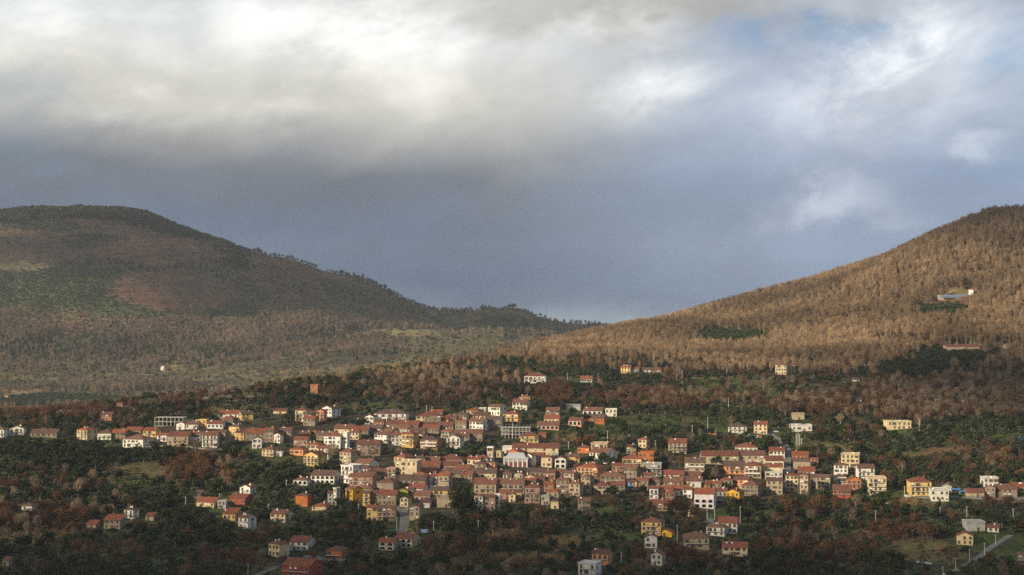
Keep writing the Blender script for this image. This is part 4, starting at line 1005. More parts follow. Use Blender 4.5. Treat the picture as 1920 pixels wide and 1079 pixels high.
def church():
    u0, u1, vt, vb = 945, 991, 854, 876
    x, y, z = hit((u0 + u1) / 2, vb); k = y / F; w = (u1 - u0) * k; h = (vb - vt) * k; d = 13
    root = link('church', None, loc=(x, y + d / 2, z), rot=(0, 0, R(-4)))
    tag(root, 'pale grey church front with white pilasters and dark red doors', 'church')
    hh = h * .72
    b = MB(); b.box(-w / 2, w / 2, -d / 2, d / 2, -2, hh, 0); b.build('wall', M['wall'], root, color=(.42, .42, .42))
    b = MB(); b.box(-w / 2 - .4, w / 2 + .4, -d / 2 - .4, d / 2 + .4, hh, hh + .5, 0); b.build('cornice', M['trim'], root, color=(.55, .55, .55))
    b = MB(); roof_slab(b, [(-w * .42, -d / 2, hh + .75), (w * .42, -d / 2, hh + .75), (w * .3, 0, h + 1.4), (-w * .3, 0, h + 1.4)])
    roof_slab(b, [(w * .42, d / 2, hh + .75), (-w * .42, d / 2, hh + .75), (-w * .3, 0, h + 1.4), (w * .3, 0, h + 1.4)])
    b.build('roof', [M['steel'], M['trim']], root, color=(.6, .6, .6))
    for i in range(6):
        xx = -w / 2 + .6 + (w - 1.2) * i / 5
        b = MB(); b.box(xx - .28, xx + .28, -d / 2 - .3, -d / 2 - .02, -1, hh - .02, 0); b.build('pilaster', M['trim'], root, color=(.75, .74, .72))
    for i in range(5):
        xx = -w / 2 + .6 + (w - 1.2) * (i + .5) / 5
        b = MB(); b.box(xx - .8, xx + .8, -d / 2 - .1, -d / 2 - .01, 0, hh * .6, 0); b.build('door', M['trim'], root, color=(.20, .05, .04))
    BLOCK.append((x, y + d / 2, 10)); BOXES.append((u0, u1, vt, vb, y))
    HOUSES.append(dict(o=None, u=968, v=866, box=(u0, u1, vt, vb), D=y, mark='the grey church', c=(x, y + d / 2), r=10))
church()

def pavilion(u, vt, vb):
    x, y, z = hit(u, vb); h = (vb - vt) * y / F
    root = link('pavilion', None, loc=(x, y, z))
    tag(root, 'tiny dark kiosk with a teal pyramid roof beside the church', 'kiosk')
    b = MB(); b.box(-1.1, 1.1, -1.1, 1.1, -1, h * .6, 0); b.build('wall', M['shutter'], root)
    b = MB(); e = [(-1.5, -1.5, h * .6), (1.5, -1.5, h * .6), (1.5, 1.5, h * .6), (-1.5, 1.5, h * .6)]
    for i in range(4): b.poly([e[i], e[(i + 1) % 4], (0, 0, h)])
    b.poly(e[::-1]); b.build('roof', M['teal'], root)
    BLOCK.append((x, y, 3))
pavilion(933.5, 867, 878)

# photovoltaic terrace on the right hill
def solar_terrace():
    x, y, z = hit(1795, 560); k = y / F
    w = (1824 - 1765) * k
    root = link('solar_array', None, loc=(x, y + 2, z + .6), rot=(0, 0, R(-4)))
    tag(root, 'long array of blue-grey solar panels on a terrace of the right hill', 'solar array')
    n = 14; pw = w / n
    b = MB(); b.box(-.46, .46, -.02, .02, 0, 1, 0); b.box(-.48, .48, .02, .05, -.02, 1.02, 1)
    pm = b.mesh('solar_panel', [M['panel'], M['steel']])
    for i in range(n):
        link('solar_panel', pm, root, (-w / 2 + pw * (i + .5), 0, .5), (R(-32), 0, 0), (pw, 1, 4.2))
        b = MB(); b.tube((-w / 2 + pw * (i + .5), 1.7, -1.6), (-w / 2 + pw * (i + .5), 1.7, 2.6), .06, .06, 4); b.build('strut', M['steel'], root)
    wall = link('terrace_wall', None, loc=(x, y + 6.5, z + .9), rot=(0, 0, R(-4)))
    tag(wall, 'pale stone terrace wall behind the hillside solar panels', 'wall')
    b = MB()
    nst = 26
    for i in range(nst):
        xx = -w / 2 - 3 + (w + 6) * i / nst
        b = MB(); hgt = 3.6 + .5 * rnd.random()
        b.box(xx + .02, xx + (w + 6) / nst - .02, -.5, .5, -3.0, hgt, 0)
        o = b.build('stone_block', M['stone'], wall)
    BLOCK.append((x, y, 16)); BLOCK.append((x - 12, y + 4, 10)); BLOCK.append((x + 12, y + 4, 10))
    BOXES.append((1760, 1828, 545, 562, y))
    house(1815, 1826, 541, 553, 'W', 'g', -20, 'n', None, name='shed')
solar_terrace()

# roof panels on the sports hall
for h in HOUSES:
    if h.get('mark') == 'the low cream sports hall with roof panels':
        r_ = h['o']
        for i in range(4):
            b = MB(); b.box(-1.3, 1.3, -.9, .9, 0, .08, 0)
            b.build('roof_panel', M['panel'], r_, loc=(-5.4 + 3.4 * i, 0, 4.4), rot=(R(25), 0, 0))

# ------------------------------------------------------------------ roads and tracks
ROADPTS = []
def road(points, width, mat, name, label):
    P = [hit(u, v) for u, v in points]
    path = []
    for (a, b_) in zip(P[:-1], P[1:]):
        n = max(2, int(math.hypot(b_[0] - a[0], b_[1] - a[1]) / 3.0))
        for i in range(n):
            t_ = i / n; path.append((a[0] + (b_[0] - a[0]) * t_, a[1] + (b_[1] - a[1]) * t_))
    path.append(P[-1][:2])
    p = np.array(path)
    for _ in range(6):
        q = p.copy(); q[1:-1] = (p[:-2] + p[1:-1] * 2 + p[2:]) / 4; p = q
    t_ = np.gradient(p, axis=0); t_ /= np.linalg.norm(t_, axis=1)[:, None] + 1e-9
    nrm = np.stack([-t_[:, 1], t_[:, 0]], 1)
    vs, fs = [], []
    offs = (-width / 2 - .35, -width / 2, 0, width / 2, width / 2 + .35)
    for i in range(len(p)):
        c_ = p[i]
        zz = max(float(ground(*(c_ + nrm[i] * o_))) for o_ in offs) + .18
        for j, o_ in enumerate(offs):
            q = c_ + nrm[i] * o_
            vs.append((q[0], q[1], zz - (.9 if j in (0, 4) else 0)))
        ROADPTS.append((c_[0], c_[1], width / 2 + 2.2))
    m_ = len(offs)
    for i in range(len(p) - 1):
        for j in range(m_ - 1):
            fs.append((i * m_ + j, i * m_ + j + 1, (i + 1) * m_ + j + 1, (i + 1) * m_ + j))
    o = mesh_object(name, vs, fs, mat)
    tag(o, label, 'road' if mat is M['asphalt'] else 'track', kind='structure')
road([(752, 1004), (757, 992), (760, 978), (758, 962), (752, 950)], 5.5, M['asphalt'], 'road', 'steep grey asphalt road climbing into the village beside the garage house')
road([(1478, 905), (1477, 892), (1476, 878), (1477, 862), (1480, 848), (1470, 832), (1455, 820), (1440, 812), (1458, 806)], 5.0, M['asphalt'], 'road', 'narrow asphalt street passing between the white stepped block and orange house')
road([(1772, 1082), (1800, 1067), (1820, 1056), (1845, 1038), (1864, 1022), (1880, 1015), (1895, 1005)], 4.0, M['asphalt'], 'road', 'lane climbing past the grey farm shed at lower right')
road([(1588, 934), (1620, 934), (1652, 942), (1690, 950), (1722, 958), (1790, 968)], 3.2, M['track'], 'path', 'pale track descending from the dark red house to the right')
road([(470, 1085), (510, 1068), (545, 1054), (580, 1041), (610, 1052), (650, 1050)], 4.0, M['asphalt'], 'road', 'lane passing behind the large dark red house at the bottom edge')
road([(1330, 968), (1336, 980), (1330, 995)], 3.6, M['asphalt'], 'road', 'short grey lane dropping towards the lower right white houses')
road([(1690, 932), (1740, 934), (1790, 932), (1850, 936), (1930, 934)], 4.5, M['asphalt'], 'road', 'level road in front of the large yellow house on the right')
road([(1000, 828), (1060, 824), (1130, 822), (1180, 820)], 3.2, M['track'], 'path', 'pale track along the green slope above the school')
road([(1385, 816), (1412, 819), (1438, 822)], 8.0, M['asphalt'], 'car_park', 'small asphalt car park under the cream house')
road([(60, 836), (150, 830), (215, 842), (300, 836), (380, 842), (470, 846)], 3.4, M['track'], 'path', 'track along the foot of the left row of houses')

# ------------------------------------------------------------------ poles, masts, pylons
def pole_mesh(kind):
    b = MB(); b.tube((0, 0, -.8), (0, 0, 1), 0.16, 0.10, 6, 0) if kind != 'wood' else b.tube((0, 0, -.8), (0, 0, 1), .13, .09, 6, 0)
    return b
def utility_pole(u, vt, vb, arm=True):
    x, y, z = hit(u, vb); h = (vb - vt) * y / F
    root = link('utility_pole', None, loc=(x, y, z))
    b = MB(); b.tube((0, 0, -.8), (0, 0, h), .22, .14, 7); b.build('shaft', M['pole'], root)
    if arm:
        b = MB(); b.box(-.8, .8, -.06, .06, h - .5, h - .38, 0)
        for xx in (-.7, 0, .7): b.tube((xx, 0, h - .38), (xx, 0, h - .12), .06, .04, 5)
        b.build('crossarm', M['steel'], root)
    note(root, u, (vt + vb) / 2, 'pale concrete utility pole', 'pole', 'utility poles on the slopes', 2.0)
    BOXES.append((u - 1, u + 1, vt, vt + (vb - vt) * .7, y))
for u, vt, vb in ((1642, 957, 990), (1763, 952, 975), (1813, 950, 972), (1900, 954, 980), (1792, 1047, 1069), (1818, 1030, 1056), (1846, 1018, 1042), (1867, 1003, 1022),
                  (1768, 1063, 1083), (813, 977, 995), (897, 976, 1000), (672, 945, 962), (744, 970, 998), (348, 932, 951), (412, 926, 942), (540, 1030, 1056), (1165, 1036, 1066), (1270, 985, 1022),
                  (1326, 952, 982), (1388, 950, 986), (1340, 948, 975), (1298, 797, 818), (1327, 783, 809), (1066, 828, 845), (1139, 808, 828), (1229, 826, 842), (1366, 746, 770), (671, 783, 797), (800, 760, 778),
                  (810, 762, 778), (1064, 700, 724), (1226, 664, 686), (1279, 695, 718), (1684, 720, 738), (1443, 677, 694), (1724, 787, 808), (1696, 912, 929), (251, 768, 782), (986, 838, 848), (537, 900, 917), (503, 945, 958), (465, 1058, 1085), (22, 945, 960), (213, 950, 965), (1180, 815, 826)):
    utility_pole(u, vt, vb)
for u, vt, vb in ((1493, 814, 836), (1496.5, 812, 837), (1499.5, 815, 837), (1503, 822, 838)):
    x, y, z = hit(u, vb); h = (vb - vt) * y / F
    o = link('memorial_pillar', None, loc=(x, y, z))
    b = MB(); b.box(-.2, .2, -.2, .2, -1, h - .3, 0); b.build('shaft', M['pole'], o)
    b = MB(); b.box(-.26, .26, -.26, .26, h - .3, h, 0); b.build('capital', M['pole'], o)
    note(o, u, (vt + vb) / 2, 'tall slender white pillar in the square of pillars', 'pillar', 'four white pillars', 2.5)
    BOXES.append((u - 1, u + 1, vt, vb - 3, y))
def lattice(u, vt, vb, base, name, label, mat, arms=0):
    x, y, z = hit(u, vb); h = (vb - vt) * y / F
    root = link(name, None, loc=(x, y, z)); tag(root, label, 'mast' if not arms else 'pylon')
    leg = max(.09, h * .006)
    for sx in (-1, 1):
        for sy in (-1, 1):
            b = MB(); b.tube((sx * base, sy * base, -1), (sx * base * .15, sy * base * .15, h), leg, leg * .6, 4); b.build('leg', mat, root)
    b = MB(); n = 9
    for i in range(n):
        z0, z1 = h * i / n, h * (i + 1) / n
        r0, r1 = base * (1 - .85 * i / n), base * (1 - .85 * (i + 1) / n)
        c0 = [(-r0, -r0, z0), (r0, -r0, z0), (r0, r0, z0), (-r0, r0, z0)]; c1 = [(-r1, -r1, z1), (r1, -r1, z1), (r1, r1, z1), (-r1, r1, z1)]
        for j in range(4):
            b.tube(c0[j], c1[(j + 1) % 4], leg * .55, leg * .55, 4); b.tube(c1[j], c1[(j + 1) % 4], leg * .5, leg * .5, 4)
    b.build('bracing', mat, root)
    for i in range(arms):
        b = MB(); zz = h * (.95 - .13 * i); b.box(-h * .14, h * .14, -.12, .12, zz - .12, zz + .12, 0); b.build('crossarm', mat, root)
    BLOCK.append((x, y, base + 3)); BOXES.append((u - 3, u + 3, vt, vb - 2, y))
lattice(988, 641, 664, 1.3, 'pylon', 'pale lattice pylon standing out of the woods below the saddle', M['steel'], 3)
lattice(915, 656, 670, 1.0, 'pylon', 'small lattice pylon at the edge of the far fields', M['steel'], 2)
lattice(1025, 573, 600, 2.2, 'radio_mast', 'taller thin radio mast on the far saddle ridge', M['steel'])
lattice(1053, 584, 604, 2.2, 'radio_mast', 'shorter radio mast on the far saddle ridge, second from the hilltop', M['steel'])

# ------------------------------------------------------------------ vehicles
def car(u, v, col, yaw, label, body='car', scale=1.0):
    x, y, z = hit(u, v)
    zz = z + .3
    root = link('parked_car' if body == 'car' else 'van', None, loc=(x, y, zz), rot=(0, 0, R(yaw)), scale=(scale,) * 3)
    prof = ([(-2.1, .35), (2.1, .35), (2.15, .75), (1.25, .9), (.7, 1.42), (-1.1, 1.45), (-1.8, .95), (-2.15, .85)] if body == 'car' else
            [(-2.4, .4), (2.4, .4), (2.45, 1.0), (1.9, 1.15), (1.4, 2.1), (-2.4, 2.15)])
    b = MB(); n = len(prof)
    for s in (-1, 1): b.poly([(px, s * .85, pz) for px, pz in (prof if s < 0 else prof[::-1])])
    for i in range(n):
        (a, c_), (d, e) = prof[i], prof[(i + 1) % n]
        b.poly([(a, -.85, c_), (a, .85, c_), (d, .85, e), (d, -.85, e)])
    b.build('body', M['trim'], root, color=col)
    b = MB()
    for s in (-1, 1):
        b.poly([(px, s * .86, pz) for px, pz in ((-1.0, .95), (.95, .95), (.6, 1.36), (-.95, 1.38))] if body == 'car' else [(px, s * .86, pz) for px, pz in ((.6, 1.2), (1.7, 1.2), (1.3, 1.95), (.6, 1.95))])
    b.build('side_window', M['glass'], root)
    for px in (-1.35, 1.35):
        for s in (-.78, .78):
            b = MB(); b.tube((px, s - .1, .3), (px, s + .1, .3), .32, .32, 10); b.build('wheel', M['tyre'], root)
    note(root, u, v, label, 'car' if body == 'car' else 'van', 'vehicles parked in the village', 4.0)
WC = (0.78, 0.78, 0.78)
for i, (u, v, c_, txt) in enumerate(((1390, 817, WC, 'white parked car'), (1396, 818, (.5, .5, .52), 'silver parked car'), (1403, 818.5, WC, 'white parked car'), (1410, 819, (.12, .14, .2), 'dark blue parked car'),
                      (1417, 820, WC, 'white parked car'), (1425, 821, (.45, .05, .04), 'red parked car'), (1432, 822, (.6, .6, .6), 'light grey parked car'),
                      (1702, 933, WC, 'white parked car'), (1711, 933.5, WC, 'white parked car'), (1726, 1058, (.6, .6, .62), 'silver parked car'), (1740, 1060, WC, 'white parked car'), (1480, 872, (.3, .3, .32), 'grey parked car'),
                      (1484, 886, (.6, .6, .62), 'silver parked car'), (1310, 1028, WC, 'white parked car'), (1776, 1080, WC, 'white parked car'), (1455, 812, WC, 'white parked car'))):
    car(u, v, c_, rnd.choice((0, 8, 90, 80, -15)), txt)
car(798, 1001, (.35, .5, .75), 10, 'pale blue parked van', 'van')
car(1908, 828, (.07, .2, .5), 5, 'blue parked van', 'van', 1.5)
def excavator(u, v):
    x, y, z = hit(u, v)
    root = link('excavator', None, loc=(x, y, z + .1), rot=(0, 0, R(12)), scale=(.9,) * 3)
    for s in (-1, 1):
        b = MB(); b.box(-1.6, 1.6, s * 1.0 - .28, s * 1.0 + .28, 0, .8, 0); b.build('track', M['tyre'], root)
    b = MB(); b.box(-1.6, 1.2, -1.1, 1.1, .85, 1.9, 0); b.build('engine_house', M['yellow'], root)
    b = MB(); b.box(.1, 1.2, -1.1, -.1, 1.901, 2.9, 0); b.build('cab', M['glass'], root)
    b = MB(); b.tube((1.1, .3, 1.6), (-1.8, .3, 4.1), .28, .2, 5); b.build('boom', M['yellow'], root)
    b = MB(); b.tube((-1.8, .3, 4.1), (-4.4, .3, 3.4), .2, .14, 5); b.build('dipper_arm', M['yellow'], root)
    b = MB(); b.box(-5.0, -4.2, -.2, .8, 2.5, 3.4, 0); b.build('bucket', M['yellow'], root)
    tag(root, 'yellow excavator with raised arm beside the foot of the village road', 'excavator'); BLOCK.append((x, y, 7)); BOXES.append((764, 784, 993, 1003, y))
excavator(775, 1004)
def tarp(u, v, w, h, label):
    x, y, z = hit(u, v)
    root = link('tarpaulin_shelter', None, loc=(x, y, z), rot=(0, 0, R(rnd.uniform(-20, 10))))
    for sx in (-1, 1):
        for sy in (-1, 1):
            b = MB(); b.tube((sx * w * .46, sy * 1.8, -.5), (sx * w * .46, sy * 1.8, h * .8), .08, .08, 5); b.build('post', M['steel'], root)
    vs, fs = [], []
    nx, ny = 7, 5
    for j in range(ny):
        for i in range(nx):
            fx, fy = i / (nx - 1) - .5, j / (ny - 1) - .5
            vs.append((fx * w, fy * 4, h * .8 + h * .25 * (1 - abs(fy) * 2) + rnd.uniform(-.08, .08)))
    for j in range(ny - 1):
        for i in range(nx - 1): fs.append((j * nx + i, j * nx + i + 1, (j + 1) * nx + i + 1, (j + 1) * nx + i))
    vs += [(px, py, pz - .06) for px, py, pz in vs]; nn = nx * ny
    fs += [tuple(nn + i for i in f[::-1]) for f in fs]
    mesh_object('sheet', vs, fs, M['blue'], root)
    tag(root, label, 'shelter'); BLOCK.append((x, y, w * .7)); BOXES.append((u - 8, u + 8, v - 10, v - 2, y))
tarp(1792, 926, 6, 3.4, 'bright blue tarpaulin shelter right of the large yellow house')
tarp(1806, 928, 5, 2.6, 'smaller blue tarpaulin beside the long low beige shed')

# ------------------------------------------------------------------ trees
def leaf_cloud(r, n, lobes, size, flat=0.8, zc=0.62, rad=0.36, up=0.0, aspect=1.0):
    """n leaf-spray quads spread over the shells of a few lobes; the tree is 1 high and about 1 wide"""
    L = []
    for i in range(lobes):
        a = r.uniform(0, 2 * math.pi); q = r.uniform(0.25, 1.0) * rad if i else 0
        L.append((q * math.cos(a), q * math.sin(a), zc + r.uniform(-.17, .20) * (1 if i else 0), r.uniform(.13, .24)))
    vs, fs = [], []
    for i in range(n):
        lx, ly, lz, lr = L[r.integers(len(L))]
        d = r.normal(size=3); d /= np.linalg.norm(d)
        p = np.array([lx, ly, lz]) + d * lr * r.uniform(.55, 1.08) * np.array([1, 1, flat])
        nrm = d + r.normal(size=3) * .55 + np.array([0, 0, .25]); nrm /= np.linalg.norm(nrm)
        t_ = np.cross(nrm, [0, 0, 1.0] if r.random() < .7 else [1.0, 0, 0]); t_ /= np.linalg.norm(t_) + 1e-6
        b_ = np.cross(nrm, t_)
        s = size * r.uniform(.6, 1.3)
        k = len(vs)
        j = r.uniform(.5, 1.1, 4)
        vs += [tuple(p + (-t_ * j[0] - b_ * .4 * aspect) * s), tuple(p + (t_ * .5 - b_ * j[1] * aspect) * s), tuple(p + (t_ * j[2] + b_ * .5 * aspect) * s), tuple(p + (-t_ * .3 + b_ * j[3] * aspect) * s)]
        fs.append((k, k + 1, k + 2, k + 3))
    return vs, fs
def limbs(r, h=.62, n=5, w=.035, spread=.26):
    b = MB()
    bend = Vector((r.uniform(-.04, .04), r.uniform(-.04, .04), h * .45))
    b.tube((0, 0, -.06), bend, w * 1.25, w, 6); top = bend + Vector((r.uniform(-.03, .03), r.uniform(-.03, .03), h * .3)); b.tube(bend, top, w, w * .6, 5)
    for i in range(n):
        a = 2 * math.pi * (i + r.uniform(0, .6)) / n
        q = bend.lerp(top, r.uniform(0, 1))
        e = q + Vector((math.cos(a) * spread * r.uniform(.6, 1), math.sin(a) * spread * r.uniform(.6, 1), r.uniform(.14, .34)))
        b.tube(q, e, w * .5, w * .18, 4)
    return b
def twig_cloud(r, n, zc=.62, rad=.34, length=.16, width=.010):
    vs, fs = [], []
    for i in range(n):
        d = r.normal(size=3); d /= np.linalg.norm(d)
        p = np.array([0, 0, zc]) + d * np.array([rad, rad, .36]) * r.uniform(.25, 1) ** .5
        g = np.array([p[0] * .9, p[1] * .9, abs(p[2] - .25) * .9 + .12]) + r.normal(size=3) * .22; g /= np.linalg.norm(g)
        t_ = np.cross(g, r.normal(size=3)); t_ /= np.linalg.norm(t_) + 1e-6
        l_ = length * r.uniform(.6, 1.4); w_ = width * r.uniform(.6, 1.5)
        k = len(vs)
        vs += [tuple(p - t_ * w_), tuple(p + t_ * w_), tuple(p + g * l_ + t_ * w_ * .35), tuple(p + g * l_ - t_ * w_ * .35)]
        fs.append((k, k + 1, k + 2, k + 3))
    return vs, fs
def raw_mesh(name, vs, fs, mat):
    me = bpy.data.meshes.new(name); me.from_pydata(vs, [], fs); me.materials.append(mat); me.update(); return me
def join_mesh(name, parts):
    vs, fs, mi, mats = [], [], [], []
    for (v_, f_, m_) in parts:
        k = len(vs); vs += [tuple(p) for p in v_]; fs += [tuple(k + i for i in f) for f in f_]; mi += [len(mats)] * len(f_); mats.append(m_)
    me = bpy.data.meshes.new(name); me.from_pydata(vs, [], fs)
    for m_ in mats: me.materials.append(m_)
    me.polygons.foreach_set('material_index', mi); me.update(); return me
TR = np.random.default_rng(3)
NV = 5
PROTO = {}          # kind -> list of (trunk mesh, crown mesh)
SOLID = {}          # kind -> list of whole-tree meshes for the woods
def make_kind(kind, leafmat, barkmat, gen, trunkgen):
    PROTO[kind] = []; SOLID[kind] = []
    for i in range(NV):
        v_, f_ = gen(); tb = trunkgen()
        PROTO[kind].append((tb.mesh('trunk', barkmat), raw_mesh('crown', v_, f_, leafmat)))
        SOLID[kind].append(join_mesh(kind, [(v_, f_, leafmat), (tb.v, tb.f, barkmat)]))
make_kind('olive_tree', M['olive'], M['bark'], lambda: leaf_cloud(TR, 300, 9, .062, .75, .6, .30), lambda: limbs(TR, .55, 5, .05))
make_kind('evergreen_oak', M['oak'], M['bark'], lambda: leaf_cloud(TR, 340, 10, .060, .9, .58, .28), lambda: limbs(TR, .6, 5, .04))
make_kind('russet_oak', M['russet'], M['bark'], lambda: [a + [tuple(p) for p in b] if j == 0 else a + [tuple(i + 4 * 260 for i in f) for f in b] for j, (a, b) in enumerate(zip(leaf_cloud(TR, 260, 11, .048, .9, .62, .30), twig_cloud(TR, 90)))], lambda: limbs(TR, .7, 6, .035))
make_kind('bare_tree', M['twig'], M['palebark'], lambda: twig_cloud(TR, 300, .64, .30, .17, .011), lambda: limbs(TR, .95, 8, .026, .24))
make_kind('sunlit_bare_tree', M['sunlit'], M['palebark'], lambda: twig_cloud(TR, 260, .66, .30, .19, .010), lambda: limbs(TR, .95, 8, .030, .24))
make_kind('cane_clump', M['cane'], M['cane'], lambda: twig_cloud(TR, 240, .28, .42, .42, .018), lambda: limbs(TR, .4, 4, .012, .2))
def shrub(mat, n=70, sz=.12):
    def g(): return leaf_cloud(TR, n, 6, sz, .8, .42, .30)
    return g
make_kind('scrub', M['scrub'], M['bark'], shrub(M['scrub'], 90, .085), lambda: limbs(TR, .4, 3, .03))
make_kind('maquis', M['maquis'], M['bark'], shrub(M['maquis'], 120, .085), lambda: limbs(TR, .4, 3, .03))
make_kind('undergrowth', M['oak'], M['bark'], shrub(M['oak'], 50, .13), lambda: limbs(TR, .4, 3, .03))
make_kind('dry_bush', M['twig'], M['bark'], lambda: twig_cloud(TR, 110, .4, .4, .3, .022), lambda: limbs(TR, .4, 3, .03))
make_kind('golden_tree', M['gold'], M['palebark'], lambda: leaf_cloud(TR, 260, 8, .055, 1.0, .6, .24), lambda: limbs(TR, .7, 5, .03))
def conifer_gen():
    vs, fs = [], []
    for i in range(330):
        z_ = TR.uniform(.06, 1) ; a = TR.uniform(0, 2 * math.pi); r_ = .17 * (1 - z_) ** .75 * TR.uniform(.5, 1.1) + .01
        p = np.array([r_ * math.cos(a), r_ * math.sin(a), z_]); o_ = np.array([math.cos(a), math.sin(a), -.25]) * .05
        t_ = np.array([-math.sin(a), math.cos(a), .2]) * .035; k = len(vs)
        vs += [tuple(p - t_), tuple(p + t_), tuple(p + o_ + t_ * .6), tuple(p + o_ - t_ * .6 + np.array([0, 0, .02]))]; fs.append((k, k + 1, k + 2, k + 3))
    return vs, fs
make_kind('conifer', M['pine'], M['bark'], conifer_gen, lambda: limbs(TR, 1.15, 2, .02, .05))

# picture boxes of the buildings: no crown may stand in front of them
OCC = np.full((1079, 1920), -1.0)
for h in HOUSES:
    u0, u1, vt, vb = h['box']; BOXES.append((u0, u1, vt, vb, h['D']))
for (u0, u1, vt, vb, D_) in BOXES:
    a, b_, c_, d_ = int(max(u0, 0)), int(min(u1 + 1, 1920)), int(max(vt, 0)), int(min(vb - .22 * (vb - vt), 1078))
    if b_ > a and d_ > c_: OCC[c_:d_, a:b_] = np.maximum(OCC[c_:d_, a:b_], D_)
FOOT = np.array([(h['c'][0], h['c'][1], h['r'] + 1.0) for h in HOUSES] + BLOCK + ROADPTS)
def free_of_buildings(x, y, rad):
    ok = np.ones(len(x), bool)
    for (fx, fy, fr) in FOOT:
        ok &= (x - fx) ** 2 + (y - fy) ** 2 > (fr + rad * .6) ** 2
    return ok
def clear_view(x, y, z, h, w, tol=0.0):
    """True where a crown of this size hides no building"""
    ok = np.ones(len(x), bool)
    for fx in (-.42, 0, .42):
        for fz in (.25, .6, .95):
            u, v = project(x + fx * w, y, z + fz * h)
            iu = np.clip(u.astype(int), 0, 1919); iv = np.clip(v.astype(int), 0, 1078)
            ins = (u >= 0) & (u < 1920) & (v >= 0) & (v < 1079)
            ok &= ~(ins & (OCC[iv, iu] > y + 1.0))
    return ok

def scatter(y0, y1, cell, seed, margin=1.12):
    r = np.random.default_rng(seed)
    ys = np.arange(y0, y1, cell); out = []
    for yy in ys:
        lim = 960 / F * margin * yy + 15
        xs = np.arange(-lim, lim, cell)
        out.append(np.stack([xs + r.uniform(-.5, .5, len(xs)) * cell, np.full(len(xs), yy) + r.uniform(-.5, .5, len(xs)) * cell], 1))
    p = np.concatenate(out)
    z = ground(p[:, 0], p[:, 1])
    d, s, g = cover(p[:, 0], p[:, 1], z)
    keep = r.random(len(p)) < d * cell * cell
    p, z, s = p[keep], z[keep], s[keep]
    kind = (r.random(len(p))[:, None] > np.cumsum(s / s.sum(1, keepdims=True), 1)).sum(1)
    return p[:, 0], p[:, 1], z, np.clip(kind, 0, 3), r

STUFF = {}
def to_stuff(kind, x, y, z, h, w, rot):
    STUFF.setdefault(kind, []).append(np.stack([x, y, z, h, w, rot], 1))
CAND = {}
def band(y0, y1, cell, seed, zone):
    x, y, z, kind, r = scatter(y0, y1, cell, seed)
    u, v = project(x, y, z)
    n = len(x)
    sub = r.random(n); big = fbm(x / 60, y / 60, 12, 2)
    h = np.zeros(n); w = np.zeros(n); names = np.empty(n, object)
    if zone == 'near':
        ev = kind == 0
        oak = ev & (sub < .28)
        names[ev] = 'olive_tree'; names[oak] = 'evergreen_oak'
        h[ev] = r.uniform(4.6, 7.2, ev.sum()); w[ev] = h[ev] * r.uniform(1.0, 1.35, ev.sum())
        h[oak] = r.uniform(6, 11, oak.sum()); w[oak] = h[oak] * r.uniform(.85, 1.1, oak.sum())
        k = kind == 1; names[k] = 'russet_oak'; h[k] = r.uniform(5.5, 10.5, k.sum()); w[k] = h[k] * r.uniform(.9, 1.2, k.sum())
        k = kind == 2; names[k] = 'bare_tree'; h[k] = r.uniform(6, 10, k.sum()); w[k] = h[k] * r.uniform(.8, 1.1, k.sum())
        k = (kind == 2) & (y > 1380) & (sub < (y - 1380) / 160); names[k] = 'sunlit_bare_tree'; h[k] = r.uniform(8, 12, k.sum()); w[k] = h[k] * r.uniform(.55, .8, k.sum())
        k = kind == 3; names[k] = 'cane_clump'; h[k] = r.uniform(3.0, 5.0, k.sum()); w[k] = h[k] * r.uniform(1.0, 1.5, k.sum())
    elif zone == 'hill':
        k = kind == 0; names[k] = 'maquis'; h[k] = r.uniform(4, 8, k.sum()); w[k] = h[k] * r.uniform(1.0, 1.4, k.sum())
        k = kind == 1; names[k] = 'russet_oak'; h[k] = r.uniform(6, 10, k.sum()); w[k] = h[k] * r.uniform(.9, 1.1, k.sum())
        k = kind == 2; names[k] = 'sunlit_bare_tree'; h[k] = r.uniform(9, 14, k.sum()); w[k] = h[k] * r.uniform(.5, .75, k.sum())
        k = (kind == 2) & (sub < .012); names[k] = 'golden_tree'; h[k] *= .9
        k = kind == 3; names[k] = 'cane_clump'; h[k] = 4; w[k] = 5
    else:
        k = kind == 0; names[k] = 'maquis'; h[k] = r.uniform(4, 9, k.sum()); w[k] = h[k] * r.uniform(1.2, 1.7, k.sum())
        k = kind == 1; names[k] = 'scrub'; h[k] = r.uniform(1.5, 3.8, k.sum()); w[k] = h[k] * r.uniform(1.6, 2.8, k.sum())
        k = kind == 2; names[k] = 'bare_tree'; h[k] = r.uniform(9, 14, k.sum()); w[k] = h[k] * r.uniform(.8, 1.1, k.sum())
        k = kind == 3; names[k] = 'scrub'; h[k] = 4; w[k] = 6
        k = (kind == 0) & (v < np.interp(u, [p[0] for p in RIDGE], [p[1] for p in RIDGE]) + 26) & (u < 470); names[k] = 'evergreen_oak'; h[k] = r.uniform(10, 15, k.sum()); w[k] = h[k]  # crest shade put into the colour by darker oak foliage
    rot = r.uniform(0, 6.283, n)
    ok = np.ones(n, bool)
    if zone != 'far':
        ok = free_of_buildings(x, y, w * .5) & clear_view(x, y, z, h, w)
    for kd in set(names[ok]):
        q = ok & (names == kd)
        arr = np.stack([x[q], y[q], z[q] - .25, h[q], w[q], rot[q], u[q], v[q]], 1)
        if zone == 'near' and kd in ('olive_tree', 'evergreen_oak', 'russet_oak', 'bare_tree', 'cane_clump'):
            CAND.setdefault(kd, []).append(arr)
        else:
            to_stuff(kd, *arr[:, :6].T)
band(742, 1640, 4.2, 1, 'near')
band(1640, 2420, 4.6, 2, 'hill')
band(2260, 4700, 7.0, 4, 'far')
